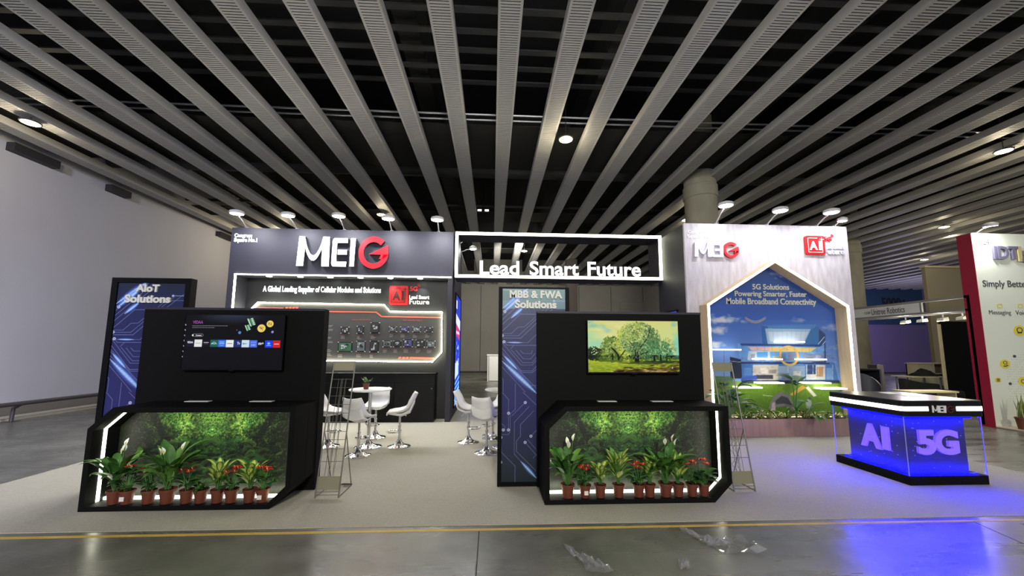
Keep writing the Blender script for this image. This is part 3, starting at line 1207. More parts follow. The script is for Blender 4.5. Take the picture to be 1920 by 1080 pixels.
def arm_spot(label, base, head, aim, power, hs=.14, light=True, group='arm floodlights'):
    b, h = Vector(base), Vector(head)
    t = thing('arm_spotlight', label, 'spotlight', tuple(b), group=group)
    d = h - b
    mid = d * .55 + Vector((0, 0, .03))
    MB().tube([(0, 0, 0), tuple(mid), tuple(d)], .014, 8).build('arm', M_LAMPBODY, t, smooth=True)
    MB().box(-.03, .03, -.03, .03, -.002, .03).build('clamp', M_LAMPBODY, t)
    ax = (Vector(aim) - h).normalized()
    rot = ax.to_track_quat('-Z', 'Y').to_matrix().to_4x4()
    hd = MB().lathe([(hs, 0), (hs * 1.08, .02), (hs, .06), (hs * .5, .09), (.02, .10)], n=20).build('lamp_head', M_LAMPBODY, t, smooth=True)
    hd.matrix_local = Matrix.Translation(d) @ rot
    df = MB().lathe([(hs * .92, -.006), (hs * .92, .002)], n=20).build('diffuser', M_LAMPGLOW, t)
    df.matrix_local = Matrix.Translation(d) @ rot
    if light:
        p = h + ax * .03
        lamp('floodlight_beam', 'AREA', p, power, (.93, .94, 1), hs * 1.7, aim)
    return t


for k, (hx, hy, bx) in enumerate(((444, 401, 463), (540, 405, 557), (635, 406, 646), (728, 411, 735), (820, 413, 823))):
    X, Z = AT(hx, hy, 8.75)
    bX = AT(bx, 426, 9.4)[0]
    arm_spot('arm floodlight on the dark logo wall, %s from the left' % ORD[k + 1], (bX, 9.42, 4.551), (X, 8.75, Z), (X, 9.1, 0), 42)
for k, (hx, hy, bx) in enumerate(((1361, 386, 1342), (1463, 396, 1437), (1559, 399, 1530))):
    X, Z = AT(hx, hy, 7.6)
    bX = AT(bx, 418, 8.24)[0]
    arm_spot('arm floodlight on the white wall with the house niche, %s from the left' % ORD[k + 1], (bX, 8.25, 4.511), (X, 7.6, Z), (X, 7.75, 0), 16)
X, Z = AT(1582, 418, 7.95)
arm_spot('arm floodlight bent low over the right end of the white wall', (AT(1563, 419, 8.24)[0], 8.25, 4.511), (X, 7.98, 4.56), (X - .1, 8.1, 2), 10, .09)
for (bx, by, hx, hy, lab) in ((866, 474, 887, 467, 'lower'), (862, 458, 880, 447, 'upper')):
    h = AT(hx, hy, 10.9)
    z = AT(bx, by, 10.9)[1]
    arm_spot('arm floodlight seen inside the glowing bridge frame, %s of two' % lab, (-.968, 10.9, z),
             (h[0], 10.9, h[1]), (h[0] + .2, 10.9, 1.0), 20, .1, lab == 'lower')

# ================================================================== THE WHITE WALL WITH THE HOUSE NICHE
HX0, HX1, YH = 4.235, AT(1586.7, 424.4, 8.2)[0], 8.2
M_WOODW = mat('white_woodgrain_board', (194, 188, 194), .8, noise=(3.0, .21, (4.0, 4.0, .8)))
t = thing('house_wall', 'tall white wood-grain stand wall carrying the house-shaped niche', 'exhibition wall', (6, YH, 0))
loc(MB().box(HX0, HX1, YH, YH + .06, .0065, 4.51), -6, -YH).build('front_panel', M_WOODW, t)
loc(MB().box(HX0 + .002, HX1 - .05, YH + .061, 9.62, .0065, 4.50), -6, -YH).build('storage_block', M_BLACK2, t)
g = MB()
for s, b in (('Congress', (1289.5, 432, 1322, 439.6)), ('Square No.1', (1289, 440.5, 1335, 448.5))):
    text_on(g, s, *BOX(*b, YH), YH - .001, .01, bold=.02)
loc(g, -6, -YH).build('location_lettering', mat('lettering_pearl', (228, 224, 226), .5), t)
M_LOGOLILAC = mat('logo_white_acrylic', (226, 222, 240), .4)
logo_sign('logo sign with white MEI and red G on the white wall',
          [BOX(1300.5, 455.8, 1331, 482.3, YH), BOX(1332.3, 456.6, 1346.8, 482.8, YH), BOX(1348.2, 456.8, 1353.6, 483, YH), BOX(1355, 455.3, 1381.8, 484.3, YH)],
          YH, .05, .005, M_LOGOLILAC, M_RED)
badge_sign('red square AI badge sign with white letters on the white wall', (1508.8, 443.7, 1541.8, 477.8), (1543.6, 444.5, 1556.6, 452.8),
           (1544.6, 460.2, 1580.2, 466.9), (1544.6, 468, 1580.2, 477), YH, M_BADGELIGHT, M_LOGOLILAC, None)

# ---- house-shaped niche
YF = 7.9
A_ = AT(1326.5, 570.2, YF)
P_ = AT(1453, 489, YF)
B_ = AT(1589.5, 573, YF)
zb = .30
zeave = (A_[1] + B_[1]) / 2
hx0, hx1, hp = A_[0] - .01, B_[0] + .02, P_
house = [(hx0, zb), (hx1, zb), (hx1, zeave), (hp[0], hp[1] + .02), (hx0, zeave)]
t = thing('house_niche', 'house-shaped wooden niche with a glowing outline and a printed smart home backdrop', 'display niche', (hp[0], YH, zb))
M_WOODT = mat('pale_oak_veneer', (196, 172, 138), .6, noise=(3, .12, (6, 6, .5)))
toL = lambda mb: loc(mb, -hp[0], -YH, -zb)
inn = inset(house, .055)
toL(MB().ring(house, inn, YF, YH - .002)).build('wooden_frame', M_WOODT, t)
toL(MB().ring(inset(house, .006), inset(house, .046), YF - .018, YF - .001)).build('led_border', M_LED, t)


def house_canvas(W, H, X0, X1, Z0, Z1):
    c = Canvas(W, H)
    YQ = YH - .02

    def q(x, y):                               # photo pixel -> canvas
        X, Z = AT(x, y, YQ)
        return ((X - X0) / (X1 - X0) * (W - 1), (Z1 - Z) / (Z1 - Z0) * (H - 1))
    k = (W - 1) / (X1 - X0) * .0108            # canvas px per photo px
    yt, yl = q(1450, 500)[1], q(1450, 716)[1]
    c.vgrad(0, yt, (38, 66, 128), (38, 66, 128))
    c.vgrad(yt, q(1450, 600)[1], (38, 68, 134), (52, 92, 176))
    c.vgrad(q(1450, 600)[1], yl, (58, 98, 178), (120, 152, 204))
    c.vgrad(yl, H, (112, 148, 34), (64, 104, 20))
    r = random.Random(11)
    for (x, y, w, n) in ((1360, 600, 26, 50), (1348, 620, 16, 30), (1342, 645, 14, 30), (1350, 600, 14, 20), (1560, 615, 18, 26), (1500, 600, 10, 12), (1575, 650, 14, 20), (1460, 515, 20, 14)):
        for _ in range(n):
            cx, cy = q(x + r.gauss(0, w * .5), y + r.gauss(0, w * .16))
            c.ell(cx, cy, r.uniform(2, 7) * k, r.uniform(1, 3) * k, (206, 206, 214) if x < 1400 else (150, 160, 196), r.uniform(-.3, .3), .35, 3)
    pts = [q(1398 + 38 * i / 10, 597 + 8 * math.sin(PI * i / 10)) for i in range(11)]
    c.path(pts, 2.6 * k, (186, 150, 110), .7)
    c.path([(x, y - 3 * k) for x, y in pts], 1.2 * k, (220, 210, 200), .6)
    # blue glass towers and floors of the open house
    P = lambda *p: [q(*a) for a in p]
    c.poly(P((1428, 610), (1530, 608), (1540, 650), (1440, 650)), (74, 128, 190), .9)
    c.poly(P((1428, 610), (1440, 612), (1442, 645), (1430, 645)), (40, 96, 160))
    c.poly(P((1435, 616), (1521, 617), (1508, 645), (1440, 645)), (150, 180, 212))
    c.poly(P((1440, 622), (1516, 622), (1508, 640), (1444, 640)), (186, 202, 222))
    c.poly(P((1530, 612), (1548, 626), (1550, 705), (1520, 705)), (34, 62, 112))
    c.poly(P((1508, 645), (1521, 617), (1536, 612), (1536, 650)), (52, 108, 168))
    c.line(q(1535, 645), q(1546, 632), 1.2 * k, (200, 220, 240))
    c.line(q(1535, 655), q(1548, 640), 1.2 * k, (200, 220, 240))
    c.poly(P((1383, 644), (1546, 646), (1546, 678), (1388, 678)), (96, 146, 206))
    c.poly(P((1388, 644), (1545, 646), (1538, 650), (1390, 648)), (28, 60, 124))
    c.poly(P((1402, 650), (1532, 652), (1520, 659), (1410, 657)), (212, 170, 170))
    c.poly(P((1442, 651), (1532, 652), (1520, 660), (1444, 659)), (214, 186, 112))
    c.poly(P((1404, 658), (1444, 658), (1444, 676), (1402, 676)), (178, 190, 208))
    c.poly(P((1420, 660), (1440, 660), (1440, 670), (1420, 670)), (70, 140, 200))
    c.poly(P((1478, 660), (1500, 660), (1500, 676), (1478, 676)), (118, 128, 160))
    c.poly(P((1505, 664), (1545, 664), (1545, 678), (1505, 678)), (110, 124, 154))
    c.poly(P((1390, 678), (1565, 680), (1574, 718), (1392, 718)), (58, 108, 176))
    c.poly(P((1390, 678), (1556, 680), (1556, 683), (1390, 682)), (26, 44, 92))
    c.poly(P((1412, 684), (1460, 684), (1460, 714), (1412, 714)), (196, 188, 176))
    c.poly(P((1418, 703), (1450, 703), (1450, 711), (1418, 711)), (48, 50, 64))
    c.poly(P((1460, 686), (1510, 686), (1510, 714), (1460, 714)), (132, 156, 186))
    c.poly(P((1512, 684), (1548, 684), (1548, 712), (1512, 712)), (186, 190, 194))
    c.poly(P((1532, 688), (1544, 688), (1544, 706), (1532, 706)), (178, 136, 84))
    c.poly(P((1514, 684), (1530, 684), (1530, 702), (1514, 702)), (40, 66, 112))
    c.poly(P((1369, 669), (1390, 674), (1392, 710), (1370, 710)), (22, 30, 54))
    c.line(q(1370, 677), q(1390, 679), 1 * k, (150, 170, 200))
    for x in (1478, 1525, 1535, 1562):
        c.line(q(x, 684), q(x, 714), .8 * k, (190, 210, 232))
    c.line(q(1358, 655), q(1358, 710), .7 * k, (60, 70, 100))
    c.poly(P((1390, 708), (1420, 703), (1420, 712), (1390, 714)), (40, 80, 170))
    c.poly(P((1390, 713), (1574, 713), (1576, 719), (1392, 719)), (24, 34, 70))
    cx, cy = q(1480, 667)
    for a in range(0, 360, 6):
        b = math.radians(a)
        d = math.radians(a + 6)
        R = 18.5 * k
        c.line((cx + R * math.cos(b), cy + R * math.sin(b)), (cx + R * math.cos(d), cy + R * math.sin(d)), 4.5 * k, (214, 170, 84), .75)
    for i in range(9):
        x = 1440 + i * 9
        c.line(q(x, 617), q(x - (x - 1475) * .1, 645), .6 * k, (120, 160, 205), .7)
    for i in range(12):
        x = 1392 + i * 14
        c.line(q(x, 646), q(x, 678), .6 * k, (62, 104, 160), .5)
    for (x0, y0, x1, y1, col) in ((1408, 664, 1416, 676, (120, 130, 150)), (1424, 671, 1436, 676, (70, 84, 120)), (1450, 668, 1462, 677, (206, 170, 110)),
                                  (1466, 662, 1474, 676, (96, 110, 150)), (1512, 670, 1526, 677, (84, 92, 120)), (1530, 666, 1540, 677, (150, 160, 186)),
                                  (1426, 690, 1440, 700, (226, 222, 214)), (1442, 694, 1456, 700, (150, 140, 128)), (1466, 700, 1480, 712, (86, 104, 140)),
                                  (1488, 696, 1502, 712, (206, 200, 190)), (1520, 702, 1532, 711, (212, 206, 192)), (1396, 690, 1410, 704, (84, 130, 190)),
                                  (1550, 690, 1562, 712, (110, 150, 196))):
        c.poly(P((x0, y0), (x1, y0), (x1, y1), (x0, y1)), col, .85)
    for _ in range(160):
        x, y = r.uniform(1390, 1570), r.uniform(648, 714)
        c.ell(*q(x, y), r.uniform(1, 6) * k, r.uniform(.6, 2) * k, r.choice([(40, 70, 130), (190, 206, 226), (120, 150, 190), (90, 84, 96)]), 0, .22, 2)
    # lawn, printed tent and chevrons
    for _ in range(900):
        x, y = r.uniform(0, W), r.uniform(yl + 2, H)
        c.line((x, y), (x + r.uniform(-1.5, 1.5) * k, y - r.uniform(1.5, 4) * k), .8 * k, r.choice([(150, 180, 60), (60, 100, 22), (96, 134, 30)]), .5)
    c.poly(P((1335, 705), (1372, 706), (1378, 722), (1335, 722)), (74, 110, 40), .8)
    c.poly(P((1442, 764), (1450, 744), (1465, 735), (1480, 740), (1490, 760), (1488, 774), (1480, 766), (1476, 762), (1452, 764), (1446, 772)), (118, 118, 122))
    c.poly(P((1454, 752), (1466, 742), (1478, 746), (1486, 760), (1470, 757), (1456, 758)), (58, 60, 64))
    c.poly(P((1481, 740), (1505, 722), (1512, 727), (1488, 742)), (206, 164, 62))
    c.poly(P((1511, 727), (1516, 724), (1532, 742), (1526, 744)), (214, 214, 196))
    c.ell(*q(1517, 756), 6 * k, 8 * k, (150, 164, 164))
    c.ell(*q(1519, 747), 3 * k, 3 * k, (60, 90, 80))
    c.poly(P((1448, 756), (1453, 754), (1455, 770), (1447, 770)), (190, 170, 170))
    c.line(q(1431, 741), q(1449, 743), 1 * k, (190, 206, 180))
    return c


X0, X1 = hx0 + .056, hx1 - .056
Z1 = hp[1]
pin = inset(house, .056)


def in_house(x, y, z):
    if not (X0 <= x <= X1):
        return False
    if x < hp[0]:
        lim = zeave + (hp[1] - zeave) * (x - hx0) / (hp[0] - hx0)
    else:
        lim = zeave + (hp[1] - zeave) * (hx1 - x) / (hx1 - hp[0])
    return z < lim - .03


hc = house_canvas(270, 300, X0, X1, .33, Z1)
M_PRINT = mat_attr('printed_graphic', False, rough=.45)
o = hc.build('printed_backdrop', X0, X1, .33, Z1, YH - .012, M_PRINT, 'front', None, in_house)
o.parent = t
o.data.transform(Matrix.Translation((-hp[0], -YH, -zb)))
g = MB()
for s, b in (('5G Solutions', (1411, 533.2, 1479, 542.8)), ('Powering Smarter, Faster', (1378.3, 546.8, 1512.3, 558.3)),
             ('Mobile Broadband Connectivity', (1362.4, 560.3, 1530, 573.6))):
    text_on(g, s, *BOX(*b, YH - .03), YH - .014, .018, bold=.022)
toL(g).build('lettering', M_LETTERGREY, t)
# glowing acrylic shelves
M_SHELF = mat('glowing_acrylic_shelf', (255, 255, 255), .4, emit=(255, 253, 232), strength=2.2)
for (x0, x1, y, lab) in ((1345.3, 1390, 655.5, 'glowing white shelf at the left edge of the house picture'),
                         (1464, 1509.6, 641, 'glowing white shelf highest on the house picture'),
                         (1422, 1467.8, 673.5, 'glowing white shelf on the middle storey of the house picture, left of two'),
                         (1503.7, 1550.4, 674, 'glowing white shelf on the middle storey of the house picture, right of two'),
                         (1385, 1430, 727, 'glowing white shelf on the printed lawn at the lower left'),
                         (1425.5, 1471, 718.5, 'glowing white shelf at the foot of the house picture, left of the big leaf'),
                         (1512, 1559, 718.5, 'glowing white shelf at the foot of the house picture, right of the big leaf'),
                         (1541, 1589, 729, 'glowing white shelf at the lower right of the niche')):
    ys = 7.98
    a, z = AT(x0, y, ys)
    b = AT(x1, y, ys)[0]
    b = min(b, X1 - .01)
    a = max(a, X0 + .01)
    tag(MB().box(a, b, ys, YH - .014, z - .015, z + .015).build('glowing_shelf', M_SHELF), lab, 'shelf', 'glowing shelves in the house niche')

# ---- planter box and its plants
t = thing('planter_box', 'long low wood-veneer planter box under the house niche', 'planter', (5.9, 7.65, 0))
M_WOODP = mat('pinkish_woodgrain', (176, 142, 128), .65, noise=(3, .14, (7, 7, .4)))
pz = .346
g = MB().box(hx0 - .02, hx1 + .03, 7.65, 7.68, .0065, pz).box(hx0 - .02, hx1 + .03, 7.86, 7.89, .0065, pz).box(hx0 - .02, hx0 + .01, 7.68, 7.86, .0065, pz).box(hx1, hx1 + .03, 7.68, 7.86, .0065, pz)
loc(g, -5.9, -7.65).build('box', M_WOODP, t)
M_SOIL = mat('dark_potting_soil', (40, 30, 22), .95, noise=(30, .4, (1, 1, 1)))
loc(MB().box(hx0 + .01, hx1, 7.68, 7.86, .02, pz - .04), -5.9, -7.65).build('soil', M_SOIL, t)

# ================================================================== PLANTS
M_LEAF = mat('leaf_deep_green', (58, 104, 42), .4, noise=(14, .25, (1, 1, 1)))
M_LEAF2 = mat('leaf_mid_green', (88, 132, 52), .4, noise=(14, .25, (1, 1, 1)))
M_LEAF3 = mat('leaf_dark_green', (40, 80, 42), .4, noise=(14, .25, (1, 1, 1)))
M_LEAFY = mat('leaf_lime_centre', (196, 208, 104), .45, noise=(20, .12, (1, 1, 1)))
M_PETALR = mat('flower_red', (206, 34, 30), .4)
M_PETALD = mat('flower_dark_red', (128, 26, 34), .45)
M_PETALO = mat('flower_orange_red', (226, 62, 36), .4)
M_SPATHE = mat('flower_white', (232, 236, 222), .45)
M_SPADIX = mat('spadix_cream', (226, 212, 150), .6)
M_STEM = mat('plant_stem', (78, 122, 56), .5)
M_POT = mat('terracotta_plastic', (108, 54, 36), .55)
M_STICK = mat('pot_price_sticker', (236, 232, 226), .5)


def leaf(mb, base, az, L, W, e0=1.1, droop=.9, mo=0, mc=None, n=8, fold=.18, tip=.0, pw=.85):
    p = Vector(base)
    h = Vector((math.cos(az), math.sin(az), 0))
    side = Vector((-h.y, h.x, 0))
    st = len(mb.v)
    e = e0
    for i in range(n + 1):
        t_ = i / n
        w = W * .5 * (math.sin(PI * min(max(t_, .0), 1) ** pw)) if i < n else 0
        up = (Vector((0, 0, 1)) * math.cos(e) - h * math.sin(e))
        for k in (-1, -.5, 0, .5, 1):
            q = p + side * (w * k) + up * (abs(k) * w * fold * 1.6)
            mb.v.append(tuple(q))
        e = e0 - droop * ((i + 1) / n) ** 1.3
        p = p + (h * math.cos(e) + Vector((0, 0, 1)) * math.sin(e)) * (L / n)
    for i in range(n):
        for k in range(4):
            a = st + i * 5 + k
            mb.f.append((a, a + 1, a + 6, a + 5))
            mb.mi.append(mc if (mc is not None and k in (1, 2) and i < n - 1) else mo)
    return p


def stem_to(mb, base, az, L, e0, droop, r, m, n=5):
    p = Vector(base)
    h = Vector((math.cos(az), math.sin(az), 0))
    pts = [p.copy()]
    for i in range(n):
        e = e0 - droop * ((i + 1) / n)
        p = p + (h * math.cos(e) + Vector((0, 0, 1)) * math.sin(e)) * (L / n)
        pts.append(p.copy())
    mb.tube([tuple(q) for q in pts], r, 5, m, cap=False)
    return p, e


def clamp_front(mb, ylim, zmin=.0, xr=None, yin=-.09):
    """keep foliage inside the box it stands in: fold back what would pass the rear panel"""
    out = []
    for x, y, z in mb.v:
        if y > ylim:
            y = ylim - (y - ylim) * .35
        if xr and y > yin:
            x = min(max(x, xr[0]), xr[1])
        out.append((x, y, max(z, zmin)))
    mb.v = out


def pot(t, r=.066, h=.135, sticker=False):
    MB().lathe([(r * .72, 0), (r * .95, h * .84), (r * 1.04, h * .84), (r * 1.06, h), (r * .97, h), (r * .93, h * .86)], n=20, cap=False).build('pot', M_POT, t, smooth=True)
    MB().lathe([(r * .5, h * .02), (r * .93, h * .80), (r * .93, h * .86), (.01, h * .9)], n=16).build('soil', M_SOIL, t)
    if sticker:
        MB().box(-.022, .022, -r * .98 - .003, -r * .9, h * .3, h * .62).build('sticker', M_STICK, t)


def potted(kind, label, loc_, seed, size=1.0, ylim=.14, sticker=False, xlim=None):
    r = random.Random(seed)
    nm = {'lily': 'potted_peace_lily', 'anth': 'potted_anthurium', 'dieff': 'potted_dieffenbachia', 'fern': 'potted_foliage_plant'}[kind]
    t = thing(nm, label, 'potted plant', loc_, group='potted plants in the glowing planter boxes')
    pot(t, .066 * (1.15 if size > 1.2 else 1), .135 * (1.08 if size > 1.2 else 1), sticker)
    z0 = .115
    F = MB()
    R = lambda a, b: r.uniform(a, b)
    if kind == 'lily':
        n = int(24 * size)
        for i in range(n):
            az = 2 * PI * i * .382 + R(-.3, .3)
            b = (R(-.02, .02), R(-.02, .02), z0)
            p, e = stem_to(F, b, az, R(.07, .20) * size, R(1.25, 1.5), R(.0, .3), .0035, 1)
            leaf(F, p, az, R(.19, .31) * size, R(.055, .085) * size, e - R(0, .2), R(.7, 1.5), r.choice((0, 0, 2)))
        clamp_front(F, ylim, .14, xlim)
        F.build('foliage', [M_LEAF, M_STEM, M_LEAF2], t, smooth=True)
        for i in range(3 if size > 1 else 2):
            az = R(0, 2 * PI)
            S = MB()
            p, e = stem_to(S, (R(-.02, .02), R(-.02, .02), z0), az, R(.30, .42) * size, 1.5, R(.05, .3), .003, 0)
            leaf(S, p, az + R(-.5, .5), .085, .042, 1.35, .3, 1, None, 7, .3)
            S.tube([tuple(p), tuple(p + Vector((0, -.006, .04)))], .005, 6, 2)
            clamp_front(S, ylim, 0, xlim)
            S.build('flower', [M_STEM, M_SPATHE, M_SPADIX], t, smooth=True)
    elif kind == 'anth':
        for i in range(int(22 * size)):
            az = 2 * PI * i * .382 + R(-.3, .3)
            p, e = stem_to(F, (R(-.02, .02), R(-.02, .02), z0), az, R(.06, .16) * size, R(1.0, 1.45), R(0, .4), .003, 1)
            leaf(F, p, az, R(.09, .13) * size, R(.06, .085) * size, e - .5, R(.5, 1.2), r.choice((0, 2)), None, 7, .1, 0, .6)
        clamp_front(F, ylim, .14, xlim)
        F.build('foliage', [M_LEAF, M_STEM, M_LEAF3], t, smooth=True)
        for i in range(r.choice((4, 5))):
            az = R(0, 2 * PI)
            S = MB()
            p, e = stem_to(S, (R(-.02, .02), R(-.02, .02), z0), az, R(.19, .25) * size, 1.52, R(.1, .35), .003, 0)
            for da in (0, 2.1, 4.2):
                leaf(S, p, -PI / 2 + da + R(-.4, .4),   .058, .052, .55, .7, 1, None, 6, .15, 0, .55)
            S.tube([tuple(p), tuple(p + Vector((0, -.02, .03)))], .004, 6, 2)
            clamp_front(S, ylim, 0, xlim)
            S.build('flower', [M_STEM, r.choice((M_PETALR, M_PETALR, M_PETALO, M_PETALD)), M_SPADIX], t, smooth=True)
    elif kind == 'dieff':
        for i in range(int(19 * size)):
            az = 2 * PI * i * .382 + R(-.3, .3)
            up = min(i / 16, 1.1)
            p, e = stem_to(F, (R(-.015, .015), R(-.015, .015), z0), az, (.05 + .13 * up + R(0, .03)) * size, R(1.3, 1.5), R(0, .25), .004, 1)
            leaf(F, p, az, R(.13, .18) * size, R(.055, .08) * size, e - .25 + .2 * up, R(.5, 1.1), 0, 2 if r.random() < .8 else 3)
        clamp_front(F, ylim, .14, xlim)
        F.build('foliage', [M_LEAF2, M_STEM, M_LEAFY, M_LEAF2], t, smooth=True)
    else:
        for i in range(int(34 * size)):
            az = 2 * PI * i * .382 + R(-.3, .3)
            leaf(F, (R(-.03, .03), R(-.03, .03), z0), az, R(.12, .24) * size, R(.02, .04) * size, R(.7, 1.45), R(.6, 1.4), r.choice((0, 1, 2)))
        clamp_front(F, ylim, .14, xlim)
        F.build('foliage', [M_LEAF, M_LEAF2, M_LEAF3], t, smooth=True)
    return t


# ---- plants in the long planter box under the house niche
def box_plant(name, label, x, Y, make, mats, group=None):
    t = thing(name, label, 'plant', (x, Y, .306), group=group)
    g = MB()
    make(g)
    clamp_front(g, 8.02 - Y, -.02, (X0 + .02 - x, X1 - .02 - x), 7.88 - Y)
    g.build('foliage', mats, t, smooth=True)
    return t


def mk_broad(seed, n, L, W, st, e):
    def f(g):
        r = random.Random(seed)
        for i in range(n):
            az = 2 * PI * i * .382 + r.uniform(-.4, .4)
            p, q = stem_to(g, (r.uniform(-.04, .04), r.uniform(-.03, .03), 0), az, st * r.uniform(.45, 1.05), r.uniform(e, 1.5), r.uniform(0, .4), .008, 1)
            leaf(g, p, az, L * r.uniform(.7, 1.1), W * r.uniform(.7, 1.1), q - r.uniform(.2, .7), r.uniform(.6, 1.3), r.choice((0, 2)))
    return f


def mk_brom(seed, n, L, W):
    def f(g):
        r = random.Random(seed)
        for i in range(n):
            az = 2 * PI * i * .382 + r.uniform(-.3, .3)
            leaf(g, (0, 0, .02), az, L * r.uniform(.7, 1.1), W * r.uniform(.8, 1.1), r.uniform(.5, 1.4), r.uniform(.5, 1.2), r.choice((0, 1)), 2)
    return f


M_BROMR = mat('bromeliad_dark_red_leaf', (96, 40, 44), .45)
XB = lambda x: AT(x, 775, 7.77)[0]
box_plant('broadleaf_plant', 'tall dark broadleaf plant at the left end of the house planter box', XB(1366), 7.79, mk_broad(4, 20, .36, .2, .72, 1.0), [M_LEAF, M_STEM, M_LEAF3])
box_plant('broadleaf_plant', 'drooping dark broadleaf plant leaning right beside the tall left plant in the house planter box', XB(1394), 7.77, mk_broad(9, 10, .34, .13, .42, .7), [M_LEAF3, M_STEM, M_LEAF3])


def mk_taro(g):
    for (az, L, tx, tz, ll, ww, la) in ((2.75, 0, -.06, .78, .30, .24, 2.6), (.35, 0, .06, .74, .34, .25, .5)):
        p = Vector((0, 0, 0))
        pts = [(0, 0, 0), (tx * .3 - .02, 0, tz * .4), (tx * .5, -.01, tz * .75), (tx, -.02, tz)]
        g.tube(pts, [.016, .014, .011, .008], 7, 1)
        leaf(g, (tx, -.02, tz), la, ll, ww, .75, .9, 0, None, 9, .3, 0, .62)
        leaf(g, (tx, -.02, tz), la + PI, ll * .3, ww * .7, -.3, .5, 0, None, 5, .2, 0, .7)
    leaf(g, (0, 0, .2), .2, .4, .2, 1.2, 1.6, 2)
    leaf(g, (0, 0, .15), 3.4, .3, .15, 1.0, 1.4, 2)


box_plant('taro_plant', 'tall stemmed plant with two big dark leaves in the middle of the house planter box', XB(1494), 7.78, mk_taro, [M_LEAF3, M_STEM, M_LEAF])
box_plant('broadleaf_plant', 'drooping broadleaf plant right of the two-leafed stem in the house planter box', XB(1518), 7.78, mk_broad(21, 9, .3, .14, .3, .8), [M_LEAF, M_STEM, M_LEAF3])
for k, (x, sd, L, red) in enumerate(((1386, 1, .22, 0), (1404, 2, .2, 0), (1421, 3, .26, 1), (1438, 4, .26, 0), (1455, 5, .22, 1), (1473, 6, .25, 0), (1504, 7, .24, 1),
                                     (1527, 8, .22, 1), (1545, 9, .24, 0), (1563, 10, .22, 1), (1581, 11, .2, 0))):
    box_plant('bromeliad', '%s bromeliad in the house planter, %s from the left' % (('green', 'dark red')[red], ORD[k + 1]),
              XB(x), 7.73, mk_brom(sd, 17, L, .05), [(M_LEAF2, M_BROMR)[red], M_LEAF3, M_LEAFY], 'bromeliads in the house planter box')


